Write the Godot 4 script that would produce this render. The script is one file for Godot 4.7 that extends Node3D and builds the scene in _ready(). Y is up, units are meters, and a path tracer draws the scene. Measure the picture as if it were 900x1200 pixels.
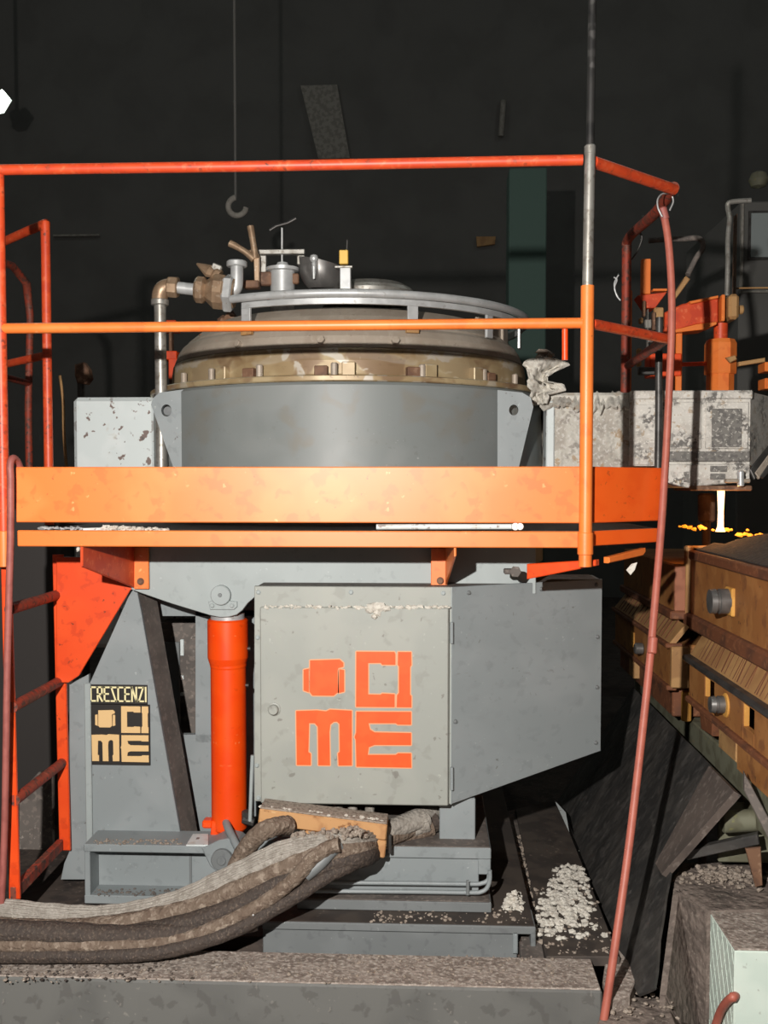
extends Node3D
# A tilting foundry furnace with an orange service platform, shot by flash in a dark hall.
# y is up, metres. The platform's front edge lies in the plane z = 0, the photographer's eye at (0, 1.6, 3.2).

const EYE := Vector3(0, 1.6, 3.2)
const FOCAL := 1200.0
const YAW := 2.72
const PITCH := 2.5
const FL := -0.25   # floor of the pit, below the machine footing
var cam_basis: Basis
var row0: float
var M := {}
var used := {}
var rng := RandomNumberGenerator.new()

# ---------------------------------------------------------------- geometry
class Geo:
	var v := PackedVector3Array()
	var n := PackedVector3Array()

	func tri(a: Vector3, b: Vector3, c: Vector3, na: Vector3, nb: Vector3, nc: Vector3) -> void:
		if (b - a).cross(c - a).dot(na + nb + nc) > 0.0:
			v.append_array([a, c, b]); n.append_array([na, nc, nb])
		else:
			v.append_array([a, b, c]); n.append_array([na, nb, nc])

	func face(p: Array, out: Vector3) -> void:   # flat convex polygon
		var q: Vector3 = Vector3.ZERO
		for i in range(1, p.size() - 1):
			q += (p[i] - p[0]).cross(p[i + 1] - p[0])
		if q.length() < 1e-12:
			return
		q = q.normalized()
		if q.dot(out) < 0.0:
			q = -q
		for i in range(1, p.size() - 1):
			tri(p[0], p[i], p[i + 1], q, q, q)

	func box(c: Vector3, s: Vector3, bev := 0.004, b := Basis()) -> void:
		var h := s * 0.5
		var e: float = minf(bev, minf(h.x, minf(h.y, h.z)) * 0.6)
		for i in 3:
			var j := (i + 1) % 3
			var k := (i + 2) % 3
			for si in [-1.0, 1.0]:
				var o := Vector3.ZERO
				o[i] = si
				var p := []
				for t in [[-1, -1], [1, -1], [1, 1], [-1, 1]]:
					var w := Vector3.ZERO
					w[i] = si * h[i]; w[j] = t[0] * (h[j] - e); w[k] = t[1] * (h[k] - e)
					p.append(c + b * w)
				face(p, b * o)
				for sj in [-1.0, 1.0]:
					var p2 := []
					for t in [[0, -1], [1, -1], [1, 1], [0, 1]]:
						var w := Vector3.ZERO
						w[i] = si * (h[i] - (e if t[0] else 0.0))
						w[j] = sj * (h[j] - (0.0 if t[0] else e))
						w[k] = t[1] * (h[k] - e)
						p2.append(c + b * w)
					var o2 := Vector3.ZERO
					o2[i] = si; o2[j] = sj
					face(p2, b * o2)
		for sx in [-1.0, 1.0]:
			for sy in [-1.0, 1.0]:
				for sz in [-1.0, 1.0]:
					var g := Vector3(sx, sy, sz)
					face([c + b * (g * Vector3(h.x, h.y - e, h.z - e)), c + b * (g * Vector3(h.x - e, h.y, h.z - e)), c + b * (g * Vector3(h.x - e, h.y - e, h.z))], b * g)

	func span(a: Vector3, b: Vector3, bev := 0.004) -> void:   # a box between two opposite corners
		box((a + b) * 0.5, (b - a).abs(), bev)

	func prism(poly: Array, o: Vector3, ux: Vector3, uy: Vector3, thick: float, bev := 0.003) -> void:
		var q := PackedVector2Array(poly)
		if Geometry2D.is_polygon_clockwise(q):
			q.reverse()
		var un := ux.cross(uy).normalized()
		var cnt := q.size()
		var ins := PackedVector2Array()
		for i in cnt:
			var d0 := (q[i] - q[(i + cnt - 1) % cnt]).normalized()
			var d1 := (q[(i + 1) % cnt] - q[i]).normalized()
			var n0 := Vector2(-d0.y, d0.x)
			var n1 := Vector2(-d1.y, d1.x)
			var mm := (n0 + n1)
			mm = mm.normalized() if mm.length() > 0.05 else n0
			ins.append(q[i] + mm * bev / maxf(0.5, mm.dot(n0)))
		var idx := Geometry2D.triangulate_polygon(q)
		var f := func(p: Vector2, d: float) -> Vector3: return o + ux * p.x + uy * p.y - un * d
		for i in range(0, idx.size(), 3):
			tri(f.call(ins[idx[i]], 0.0), f.call(ins[idx[i + 1]], 0.0), f.call(ins[idx[i + 2]], 0.0), un, un, un)
			tri(f.call(q[idx[i]], thick), f.call(q[idx[i + 1]], thick), f.call(q[idx[i + 2]], thick), -un, -un, -un)
		for i in cnt:
			var j := (i + 1) % cnt
			var d := q[j] - q[i]
			var out := (ux * d.y - uy * d.x).normalized()
			face([f.call(q[i], bev), f.call(q[j], bev), f.call(q[j], thick), f.call(q[i], thick)], out)
			if bev > 0.0:
				face([f.call(ins[i], 0.0), f.call(ins[j], 0.0), f.call(q[j], bev), f.call(q[i], bev)], out + un)

	func slab(p: Array, thick: float, out: Vector3, bev := 0.003) -> void:   # a flat plate over any planar polygon
		var nn: Vector3 = (p[1] - p[0]).cross(p[2] - p[0]).normalized()
		if nn.dot(out) < 0.0:
			nn = -nn
		var ux: Vector3 = (p[1] - p[0]).normalized()
		var uy := nn.cross(ux)
		var q := []
		for w in p:
			q.append(Vector2((w - p[0]).dot(ux), (w - p[0]).dot(uy)))
		prism(q, p[0], ux, uy, thick, bev)

	func tube(p: Array, r, sides := 12, caps := true) -> void:
		var cnt := p.size()
		var up := Vector3(0.13, 0.97, 0.21)
		var rings := []
		var norms := []
		for i in cnt:
			var t: Vector3 = (p[mini(i + 1, cnt - 1)] - p[maxi(i - 1, 0)]).normalized()
			if i == 0 and absf(t.dot(up)) > 0.9:
				up = Vector3(0.9, 0.1, 0.3)
			up = (up - t * up.dot(t)).normalized()
			var side := t.cross(up)
			var rr: float = r[i] if r is Array or r is PackedFloat32Array else r
			var k := 1.0
			if i > 0 and i < cnt - 1:
				k = 1.0 / maxf(0.6, ((p[i] - p[i - 1]).normalized()).dot(t))
			var ring := []
			var nr := []
			for s in sides:
				var a := TAU * s / sides
				var dn := up * cos(a) + side * sin(a)
				ring.append(p[i] + dn * rr * (k if k < 1.3 else 1.0))
				nr.append(dn)
			rings.append(ring); norms.append(nr)
		for i in cnt - 1:
			for s in sides:
				var u := (s + 1) % sides
				tri(rings[i][s], rings[i][u], rings[i + 1][u], norms[i][s], norms[i][u], norms[i + 1][u])
				tri(rings[i][s], rings[i + 1][u], rings[i + 1][s], norms[i][s], norms[i + 1][u], norms[i + 1][s])
		if caps:
			face(rings[0], p[0] - p[1])
			face(rings[cnt - 1], p[cnt - 1] - p[cnt - 2])

	func lathe(prof: Array, o: Vector3, axis := Vector3.UP, sides := 24, flat := false, a0 := 0.0, a1 := TAU) -> void:   # prof: (radius, height)
		var up := axis.normalized()
		var ux := up.cross(Vector3(0.3, 0.1, 0.95) if absf(up.z) < 0.9 else Vector3(0.1, 0.99, 0)).normalized()
		if absf(up.y) > 0.99:
			ux = Vector3.RIGHT
		var uz := ux.cross(up)
		for i in prof.size() - 1:
			var p: Vector2 = prof[i]
			var q: Vector2 = prof[i + 1]
			var d := (q - p)
			if d.length() < 1e-6:
				continue
			var nn := Vector2(d.y, -d.x).normalized()
			for s in sides:
				var x := a0 + (a1 - a0) * s / sides
				var y := a0 + (a1 - a0) * (s + 1) / sides
				var dx := ux * cos(x) + uz * sin(x)
				var dy := ux * cos(y) + uz * sin(y)
				var n0 := dx * nn.x + up * nn.y
				var n1 := dy * nn.x + up * nn.y
				if flat:
					n0 = (n0 + n1).normalized()
					n1 = n0
				var a := o + dx * p.x + up * p.y
				var b := o + dy * p.x + up * p.y
				var c := o + dy * q.x + up * q.y
				var e := o + dx * q.x + up * q.y
				if p.x > 1e-6:
					tri(a, b, c, n0, n1, n1)
				if q.x > 1e-6:
					tri(a, c, e, n0, n1, n0)

	func cyl(a: Vector3, b: Vector3, r: float, sides := 20, bev := 0.003, flat := false) -> void:
		var l := (b - a).length()
		lathe([Vector2(0, 0), Vector2(r - bev, 0), Vector2(r, bev), Vector2(r, l - bev), Vector2(r - bev, l), Vector2(0, l)], a, b - a, sides, flat)

	func rock(c: Vector3, s: Vector3, g: RandomNumberGenerator, jag := 0.35) -> void:   # a broken lump of 20 faces
		var t := 1.618
		var ico := [[-1, t, 0], [1, t, 0], [-1, -t, 0], [1, -t, 0], [0, -1, t], [0, 1, t], [0, -1, -t], [0, 1, -t], [t, 0, -1], [t, 0, 1], [-t, 0, -1], [-t, 0, 1]]
		var turn := Basis.from_euler(Vector3(g.randf() * TAU, g.randf() * TAU, g.randf() * TAU))
		var w := []
		for k in ico:
			w.append(c + (turn * Vector3(k[0], k[1], k[2])) / 1.9 * (1.0 + g.randf_range(-jag, jag)) * s)
		for f in [[0, 11, 5], [0, 5, 1], [0, 1, 7], [0, 7, 10], [0, 10, 11], [1, 5, 9], [5, 11, 4], [11, 10, 2], [10, 7, 6], [7, 1, 8], [3, 9, 4], [3, 4, 2], [3, 2, 6], [3, 6, 8], [3, 8, 9], [4, 9, 5], [2, 4, 11], [6, 2, 10], [8, 6, 7], [9, 8, 1]]:
			face([w[f[0]], w[f[1]], w[f[2]]], (w[f[0]] + w[f[1]] + w[f[2]]) / 3.0 - c)

	func sheet(grid: Array, thick: float) -> void:   # a bent sheet over a grid of points, smooth, with thickness
		var rows := grid.size()
		var cols: int = grid[0].size()
		var nm := []
		for i in rows:
			var line := []
			for j in cols:
				var du: Vector3 = grid[i][mini(j + 1, cols - 1)] - grid[i][maxi(j - 1, 0)]
				var dv: Vector3 = grid[mini(i + 1, rows - 1)][j] - grid[maxi(i - 1, 0)][j]
				line.append(du.cross(dv).normalized())
			nm.append(line)
		for side in [0.0, 1.0]:
			var sg: float = 1.0 - 2.0 * side
			for i in rows - 1:
				for j in cols - 1:
					var q := []
					var m := []
					for t in [[i, j], [i, j + 1], [i + 1, j + 1], [i + 1, j]]:
						q.append(grid[t[0]][t[1]] - nm[t[0]][t[1]] * thick * side)
						m.append(nm[t[0]][t[1]] * sg)
					tri(q[0], q[1], q[2], m[0], m[1], m[2])
					tri(q[0], q[2], q[3], m[0], m[2], m[3])
		var rim := []
		for j in cols: rim.append([0, j])
		for i in range(1, rows): rim.append([i, cols - 1])
		for j in range(cols - 2, -1, -1): rim.append([rows - 1, j])
		for i in range(rows - 2, 0, -1): rim.append([i, 0])
		var mid: Vector3 = grid[rows / 2][cols / 2]
		for k in rim.size():
			var a = rim[k]
			var b = rim[(k + 1) % rim.size()]
			var pa: Vector3 = grid[a[0]][a[1]]
			var pb: Vector3 = grid[b[0]][b[1]]
			face([pa, pb, pb - nm[b[0]][b[1]] * thick, pa - nm[a[0]][a[1]] * thick], (pa + pb) * 0.5 - mid)

# ---------------------------------------------------------------- measuring: where the sight line of a photograph point meets a plane of the place
func ray(px: float, py: float) -> Vector3:
	return cam_basis * Vector3((px - 450.0) / FOCAL, (row0 - py) / FOCAL, -1.0)

func W(px: float, py: float, z: float) -> Vector3:
	var d := ray(px, py)
	return EYE + d * ((z - EYE.z) / d.z)

func WX(px: float, py: float, x: float) -> Vector3:
	var d := ray(px, py)
	return EYE + d * ((x - EYE.x) / d.x)

func WY(px: float, py: float, y: float) -> Vector3:
	var d := ray(px, py)
	return EYE + d * ((y - EYE.y) / d.y)

func m(px: float, z: float) -> float:
	return px * (EYE.z - z) / FOCAL

func flatpoly(pts: Array, z: float) -> Array:
	var out := []
	for p in pts:
		var w := W(p[0], p[1], z)
		out.append(Vector2(w.x, w.y))
	return out

func path(pts: Array) -> Array:
	var out := []
	for p in pts:
		out.append(W(p[0], p[1], p[2]))
	return out

func smooth(p: Array, n := 8) -> Array:   # Catmull-Rom
	var out := []
	var c := p.size()
	for i in c - 1:
		var a: Vector3 = p[maxi(i - 1, 0)]
		var d: Vector3 = p[mini(i + 2, c - 1)]
		for k in n:
			var t := float(k) / n
			out.append(p[i].cubic_interpolate(p[i + 1], a, d, t))
	out.append(p[c - 1])
	return out

# ---------------------------------------------------------------- naming
func numbered(called: String) -> String:
	used[called] = used.get(called, -1) + 1
	return called if used[called] == 0 else "%s_%03d" % [called, used[called]]

func tag(o: Node, label := "", category := "", group := "", kind := "") -> void:
	if label: o.set_meta("label", label)
	if category: o.set_meta("category", category)
	if group: o.set_meta("group", group)
	if kind: o.set_meta("kind", kind)

func thing(called: String, at: Vector3, label: String, category: String, group := "") -> Node3D:
	var o := Node3D.new()
	o.name = numbered(called)
	add_child(o)
	o.position = at
	tag(o, label, category, group)
	return o

func obj(called: String, g: Geo, mat: Material, parent: Node = null) -> MeshInstance3D:
	var lo := Vector3.INF
	var hi := -Vector3.INF
	for p in g.v:
		lo = lo.min(p)
		hi = hi.max(p)
	var o := Vector3((lo.x + hi.x) * 0.5, lo.y, (lo.z + hi.z) * 0.5)
	var pts := PackedVector3Array()
	pts.resize(g.v.size())
	for i in g.v.size():
		pts[i] = g.v[i] - o
	var arr := []
	arr.resize(Mesh.ARRAY_MAX)
	arr[Mesh.ARRAY_VERTEX] = pts
	arr[Mesh.ARRAY_NORMAL] = g.n
	var mesh := ArrayMesh.new()
	mesh.add_surface_from_arrays(Mesh.PRIMITIVE_TRIANGLES, arr)
	mesh.surface_set_material(0, mat)
	var mi := MeshInstance3D.new()
	mi.mesh = mesh
	mi.name = numbered(called) if parent == null else called
	if parent == null:
		add_child(mi)
		mi.position = o
	else:
		parent.add_child(mi, true)
		mi.position = o - (parent as Node3D).global_position
	return mi

func single(called: String, g: Geo, mat: Material, label: String, category: String, group := "", kind := "") -> MeshInstance3D:
	var o := obj(called, g, mat)
	tag(o, label, category, group, kind)
	return o

func struct(called: String, g: Geo, mat: Material, label := "") -> MeshInstance3D:
	var o := obj(called, g, mat)
	tag(o, label, "", "", "structure")
	return o

func bolt(g: Geo, at: Vector3, axis: Vector3, r: float, h := 0.012) -> void:
	g.cyl(at, at + axis * h * 0.35, r * 1.25, 16, 0.001)
	g.cyl(at + axis * h * 0.3, at + axis * h, r, 6, 0.0015, true)

# ---------------------------------------------------------------- materials
func noise(sd: int, freq: float, oct := 4, kind := FastNoiseLite.TYPE_SIMPLEX_SMOOTH) -> FastNoiseLite:
	var f := FastNoiseLite.new()
	f.seed = sd
	f.noise_type = kind
	f.frequency = freq
	f.fractal_octaves = oct
	return f

func painted(sd: int, base: Color, layers: Array, size := 512) -> ImageTexture:
	# layers: [frequency, octaves, from, to, colour, strength]; a layer covers where its noise lies past «from»
	var px := size * size
	var r := PackedFloat32Array(); var gg := PackedFloat32Array(); var b := PackedFloat32Array()
	r.resize(px); gg.resize(px); b.resize(px)
	r.fill(base.r); gg.fill(base.g); b.fill(base.b)
	var k := 0
	var mask_noise := noise(sd * 17 + 5, 0.008, 4)
	mask_noise.domain_warp_enabled = true
	mask_noise.domain_warp_amplitude = 30.0
	mask_noise.domain_warp_fractal_type = FastNoiseLite.DOMAIN_WARP_FRACTAL_NONE
	var mask_img := mask_noise.get_seamless_image(size, size, false, false, 0.15, true)
	mask_img.convert(Image.FORMAT_L8)
	var mask := mask_img.get_data()
	var fade := PackedFloat32Array()
	for i in 256:
		fade.append(smoothstep(0.42, 0.8, i / 255.0))
	for l in layers:
		var fine: bool = l.size() > 6 or l[0] >= 0.045 and l[2] >= 0.7   # small chips come in patches
		var ns := noise(sd * 31 + k, l[0], l[1])
		ns.domain_warp_enabled = true
		ns.domain_warp_frequency = l[0] * 1.7
		ns.domain_warp_amplitude = 0.5 / l[0]
		ns.domain_warp_fractal_type = FastNoiseLite.DOMAIN_WARP_FRACTAL_NONE
		var img := ns.get_seamless_image(size, size, false, false, 0.15, true)
		img.convert(Image.FORMAT_L8)
		var d := img.get_data()
		var lut := PackedFloat32Array()
		for i in 256:
			lut.append(smoothstep(l[2], l[3], i / 255.0) * l[5])
		var c: Color = l[4]
		for i in px:
			var a := lut[d[i]]
			if a > 0.0:
				if fine:
					a *= fade[mask[i]]
				r[i] += (c.r - r[i]) * a
				gg[i] += (c.g - gg[i]) * a
				b[i] += (c.b - b[i]) * a
		k += 1
	var out := PackedByteArray()
	out.resize(px * 3)
	for i in px:
		out[i * 3] = int(clampf(r[i], 0, 1) * 255.0)
		out[i * 3 + 1] = int(clampf(gg[i], 0, 1) * 255.0)
		out[i * 3 + 2] = int(clampf(b[i], 0, 1) * 255.0)
	return ImageTexture.create_from_image(Image.create_from_data(size, size, false, Image.FORMAT_RGB8, out))

func mat(called: String, tex, rough := 0.5, metal := 0.0, tile := 1.0, bump := 0.0, bump_freq := 0.05) -> StandardMaterial3D:
	var s := StandardMaterial3D.new()
	s.resource_name = called
	if tex is Color:
		s.albedo_color = tex
	else:
		s.albedo_texture = tex
	s.roughness = rough
	s.metallic = metal
	s.uv1_triplanar = true
	s.uv1_world_triplanar = true
	s.uv1_scale = Vector3.ONE / tile
	if bump > 0.0:
		var img := noise(7 + int(bump_freq * 1000), bump_freq, 4).get_seamless_image(256, 256, false, false, 0.15, true)
		s.heightmap_enabled = true
		s.heightmap_texture = ImageTexture.create_from_image(img)
		s.heightmap_scale = bump
	M[called] = s
	return s

func rgb(r: int, g: int, b: int) -> Color:
	return Color(r / 255.0, g / 255.0, b / 255.0)

func make_materials() -> void:
	mat("lit_orange", painted(1, rgb(234, 124, 54), [[0.006, 3, 0.35, 0.8, rgb(240, 138, 68), 0.7], [0.02, 4, 0.62, 0.75, rgb(214, 100, 44), 0.4], [0.05, 4, 0.8, 0.84, rgb(250, 190, 130), 0.7], [0.08, 3, 0.86, 0.9, rgb(110, 60, 40), 0.8]]), 0.42)  # platform orange lightened: flash overexposure put into the paint colour
	mat("red_orange", painted(2, rgb(228, 74, 24), [[0.006, 3, 0.35, 0.8, rgb(236, 84, 30), 0.7], [0.03, 4, 0.64, 0.78, rgb(200, 60, 22), 0.5], [0.06, 4, 0.82, 0.86, rgb(90, 45, 32), 0.8]]), 0.4)
	mat("rail_orange", painted(3, rgb(212, 78, 38), [[0.02, 3, 0.4, 0.7, rgb(194, 62, 34), 0.7], [0.05, 4, 0.66, 0.74, rgb(232, 130, 90), 0.5], [0.06, 4, 0.74, 0.8, rgb(70, 44, 38), 0.85]]), 0.45)
	mat("old_red", painted(4, rgb(156, 60, 40), [[0.02, 4, 0.42, 0.66, rgb(112, 64, 50), 0.85], [0.06, 4, 0.6, 0.72, rgb(66, 50, 46), 0.9], [0.05, 3, 0.76, 0.8, rgb(190, 150, 130), 0.5]]), 0.6)
	mat("cylinder_orange", painted(5, rgb(238, 70, 8), [[0.008, 3, 0.4, 0.8, rgb(244, 84, 14), 0.8], [0.05, 4, 0.78, 0.84, rgb(180, 50, 14), 0.6], [0.07, 3, 0.85, 0.88, rgb(250, 180, 130), 0.8]]), 0.38)
	mat("grey_paint", painted(6, rgb(134, 141, 143), [[0.006, 3, 0.35, 0.8, rgb(144, 150, 152), 0.7], [0.03, 5, 0.66, 0.8, rgb(120, 126, 128), 0.5], [0.09, 3, 0.84, 0.88, rgb(190, 196, 196), 0.6], [0.05, 4, 0.86, 0.9, rgb(80, 74, 70), 0.8]]), 0.5)
	mat("pale_grey_paint", painted(7, rgb(154, 162, 162), [[0.006, 3, 0.35, 0.8, rgb(162, 170, 170), 0.7], [0.03, 5, 0.7, 0.8, rgb(140, 148, 148), 0.4], [0.09, 3, 0.83, 0.87, rgb(215, 220, 220), 0.7]]), 0.5)
	mat("cabinet_paint", painted(8, rgb(151, 154, 148), [[0.005, 3, 0.3, 0.8, rgb(159, 161, 154), 0.8], [0.02, 5, 0.66, 0.82, rgb(138, 139, 132), 0.5], [0.08, 3, 0.84, 0.88, rgb(182, 184, 176), 0.6], [0.03, 4, 0.84, 0.88, rgb(112, 108, 102), 0.6]]), 0.5)
	mat("dark_grey_paint", painted(9, rgb(112, 116, 117), [[0.006, 3, 0.35, 0.8, rgb(122, 126, 127), 0.7], [0.03, 5, 0.68, 0.8, rgb(98, 101, 103), 0.5], [0.09, 3, 0.84, 0.88, rgb(160, 164, 164), 0.6]]), 0.5)
	mat("dusty_grey", painted(10, rgb(104, 97, 92), [[0.01, 4, 0.4, 0.75, rgb(84, 78, 74), 0.8], [0.06, 4, 0.6, 0.72, rgb(134, 122, 114), 0.6], [0.09, 3, 0.78, 0.82, rgb(180, 170, 162), 0.7]]), 0.75)
	mat("shell_grey", painted(11, rgb(122, 127, 126), [[0.005, 3, 0.45, 0.8, rgb(134, 138, 137), 0.8], [0.008, 4, 0.62, 0.86, rgb(124, 112, 98), 0.4], [0.05, 4, 0.76, 0.84, rgb(104, 104, 102), 0.5], [0.09, 3, 0.86, 0.89, rgb(190, 192, 190), 0.7]]), 0.48)
	mat("scorched", painted(12, rgb(150, 128, 94), [[0.006, 4, 0.4, 0.7, rgb(188, 172, 138), 0.85], [0.008, 4, 0.58, 0.75, rgb(108, 80, 58), 0.75], [0.012, 4, 0.66, 0.76, rgb(206, 206, 204), 0.7], [0.06, 4, 0.74, 0.82, rgb(76, 58, 46), 0.7]]), 0.42, 0.15)
	mat("lid_grey", painted(13, rgb(172, 160, 146), [[0.008, 4, 0.4, 0.7, rgb(150, 136, 120), 0.8], [0.03, 4, 0.62, 0.75, rgb(190, 180, 168), 0.5], [0.06, 4, 0.78, 0.84, rgb(80, 66, 56), 0.6]]), 0.55, 0.2)
	mat("rust_brown", painted(14, rgb(120, 88, 66), [[0.02, 4, 0.4, 0.7, rgb(88, 62, 48), 0.8], [0.05, 4, 0.62, 0.75, rgb(160, 130, 106), 0.6]]), 0.7)
	mat("worn_steel", painted(15, rgb(172, 170, 164), [[0.02, 4, 0.4, 0.7, rgb(140, 136, 128), 0.7], [0.06, 4, 0.66, 0.76, rgb(104, 94, 84), 0.6]]), 0.42, 0.6)
	mat("bright_steel", painted(16, rgb(196, 198, 198), [[0.02, 4, 0.4, 0.75, rgb(168, 170, 170), 0.7], [0.05, 4, 0.72, 0.8, rgb(120, 112, 104), 0.5]]), 0.4, 0.3)
	mat("dark_steel", painted(17, rgb(84, 82, 80), [[0.02, 4, 0.4, 0.7, rgb(60, 58, 56), 0.7], [0.06, 4, 0.7, 0.8, rgb(124, 118, 112), 0.5]]), 0.45, 0.5)
	mat("polished_dark", painted(50, rgb(128, 126, 124), [[0.02, 4, 0.4, 0.7, rgb(104, 102, 100), 0.7]]), 0.34, 0.55)
	mat("shaded_steel", painted(51, rgb(58, 57, 56), [[0.02, 4, 0.4, 0.7, rgb(36, 36, 36), 0.8], [0.03, 3, 0.7, 0.8, rgb(120, 118, 116), 0.5]]), 0.5, 0.3)  # steel darkened: light falloff up the pipe put into the colour
	mat("peeled_dark", painted(52, rgb(124, 121, 116), [[0.03, 5, 0.5, 0.6, rgb(100, 97, 94), 0.8], [0.044, 5, 0.68, 0.72, rgb(196, 192, 184), 0.8]]), 0.6, 0.0, 0.5)
	mat("dusty_plate", painted(53, rgb(92, 82, 76), [[0.01, 4, 0.4, 0.7, rgb(74, 66, 62), 0.8], [0.05, 4, 0.66, 0.76, rgb(140, 130, 122), 0.6]]), 0.6)
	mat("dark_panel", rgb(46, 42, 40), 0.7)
	mat("chamfer_lit_orange", painted(54, rgb(252, 104, 34), [[0.02, 4, 0.5, 0.8, rgb(244, 90, 26), 0.6], [0.06, 4, 0.8, 0.85, rgb(110, 60, 44), 0.7]]), 0.4)  # brighter copy of the platform orange, light on the chamfer put into the colour
	mat("mould_pink", painted(55, rgb(158, 102, 76), [[0.02, 4, 0.4, 0.7, rgb(134, 82, 60), 0.7]]), 0.65)
	mat("brass_brown", painted(18, rgb(168, 142, 116), [[0.03, 4, 0.4, 0.7, rgb(132, 108, 86), 0.7], [0.06, 4, 0.68, 0.78, rgb(206, 194, 178), 0.6]]), 0.42, 0.45)
	mat("white_enamel", painted(19, rgb(208, 216, 216), [[0.008, 3, 0.4, 0.8, rgb(218, 224, 224), 0.8], [0.022, 5, 0.74, 0.765, rgb(112, 92, 86), 0.95], [0.05, 4, 0.8, 0.82, rgb(90, 80, 78), 0.9], [0.012, 4, 0.7, 0.85, rgb(180, 172, 160), 0.5]]), 0.45)
	mat("peeling_white", painted(20, rgb(212, 208, 200), [[0.006, 4, 0.45, 0.75, rgb(190, 184, 175), 0.8], [0.02, 5, 0.5, 0.6, rgb(150, 146, 140), 0.75, 1], [0.035, 5, 0.48, 0.55, rgb(96, 93, 90), 0.85, 1], [0.03, 4, 0.74, 0.8, rgb(160, 132, 100), 0.5], [0.07, 4, 0.66, 0.7, rgb(226, 222, 214), 0.8]]), 0.6, 0.0, 0.6)
	mat("crusted_wool", painted(21, rgb(198, 194, 184), [[0.006, 4, 0.45, 0.7, rgb(172, 165, 155), 0.8], [0.03, 5, 0.5, 0.66, rgb(140, 133, 126), 0.7, 1], [0.012, 4, 0.7, 0.78, rgb(162, 132, 100), 0.6], [0.06, 4, 0.64, 0.7, rgb(214, 210, 204), 0.7]]), 0.85, 0.0, 0.6, 1.2, 0.03)
	mat("ash_white", painted(22, rgb(206, 202, 192), [[0.03, 4, 0.5, 0.68, rgb(172, 164, 154), 0.7], [0.05, 4, 0.72, 0.8, rgb(150, 118, 82), 0.5]]), 0.9, 0.0, 0.3)
	mat("ash_grey", painted(23, rgb(150, 138, 126), [[0.03, 4, 0.5, 0.68, rgb(112, 98, 88), 0.8], [0.05, 4, 0.68, 0.78, rgb(190, 182, 172), 0.7]]), 0.9, 0.0, 0.3)
	mat("dirty_beam_top", painted(24, rgb(152, 140, 131), [[0.01, 4, 0.4, 0.75, rgb(116, 104, 96), 0.7], [0.05, 5, 0.54, 0.66, rgb(186, 177, 168), 0.75], [0.03, 5, 0.62, 0.72, rgb(108, 96, 88), 0.6]]), 0.85, 0.0, 0.5, 0.3, 0.09)
	mat("beam_grey", painted(25, rgb(104, 104, 101), [[0.004, 3, 0.35, 0.8, rgb(88, 88, 86), 0.8], [0.03, 5, 0.66, 0.78, rgb(80, 78, 76), 0.45], [0.06, 4, 0.78, 0.84, rgb(140, 136, 130), 0.6]]), 0.6)
	mat("dark_floor", painted(26, rgb(70, 60, 54), [[0.01, 4, 0.4, 0.7, rgb(50, 43, 40), 0.8], [0.06, 4, 0.68, 0.78, rgb(110, 98, 90), 0.6]]), 0.85, 0.0, 1.0, 0.5, 0.06)
	mat("plate_dark", painted(27, rgb(74, 66, 60), [[0.01, 4, 0.4, 0.7, rgb(56, 50, 47), 0.8], [0.05, 4, 0.72, 0.8, rgb(120, 108, 98), 0.6]]), 0.7)
	mat("black_rubber", painted(28, rgb(52, 51, 50), [[0.006, 4, 0.45, 0.7, rgb(72, 69, 66), 0.8], [0.03, 5, 0.62, 0.74, rgb(92, 89, 86), 0.6], [0.05, 4, 0.76, 0.82, rgb(130, 126, 122), 0.6]]), 0.42, 0.0, 1.0, 0.9, 0.03)
	mat("concrete", painted(29, rgb(120, 108, 100), [[0.01, 4, 0.4, 0.7, rgb(92, 82, 76), 0.8], [0.06, 4, 0.62, 0.74, rgb(158, 146, 136), 0.6]]), 0.9, 0.0, 0.7, 0.8, 0.06)
	mat("pale_green", painted(30, rgb(198, 212, 202), [[0.008, 3, 0.4, 0.8, rgb(208, 220, 210), 0.8], [0.05, 4, 0.8, 0.86, rgb(140, 140, 132), 0.6]]), 0.5)
	mat("mould_brown", painted(31, rgb(152, 100, 52), [[0.008, 4, 0.4, 0.7, rgb(170, 118, 66), 0.8], [0.015, 5, 0.6, 0.78, rgb(118, 74, 44), 0.6], [0.06, 4, 0.76, 0.84, rgb(70, 46, 30), 0.7]]), 0.62)
	mat("mould_rim", painted(32, rgb(116, 70, 44), [[0.01, 4, 0.4, 0.7, rgb(88, 56, 40), 0.8], [0.05, 4, 0.66, 0.76, rgb(150, 100, 66), 0.6]]), 0.65)
	mat("mould_tan", painted(33, rgb(176, 136, 88), [[0.01, 4, 0.4, 0.7, rgb(150, 110, 70), 0.8], [0.06, 4, 0.7, 0.8, rgb(100, 70, 48), 0.6]]), 0.65)
	mat("mould_lit", painted(34, rgb(214, 158, 76), [[0.02, 4, 0.4, 0.7, rgb(190, 134, 60), 0.8]]), 0.65)  # mould brown in its flash-lit tone, the light put into the colour
	mat("black_sand", painted(35, rgb(64, 58, 52), [[0.03, 4, 0.4, 0.7, rgb(44, 40, 37), 0.8], [0.08, 4, 0.7, 0.8, rgb(100, 90, 80), 0.6]]), 0.95, 0.0, 0.5, 0.8, 0.08)
	mat("cable_brown", painted(36, rgb(112, 97, 84), [[0.02, 4, 0.4, 0.7, rgb(96, 80, 68), 0.8], [0.02, 5, 0.62, 0.74, rgb(164, 150, 136), 0.7], [0.1, 3, 0.74, 0.8, rgb(204, 196, 184), 0.7]]), 0.85, 0.0, 0.4, 0.8, 0.1)
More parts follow.
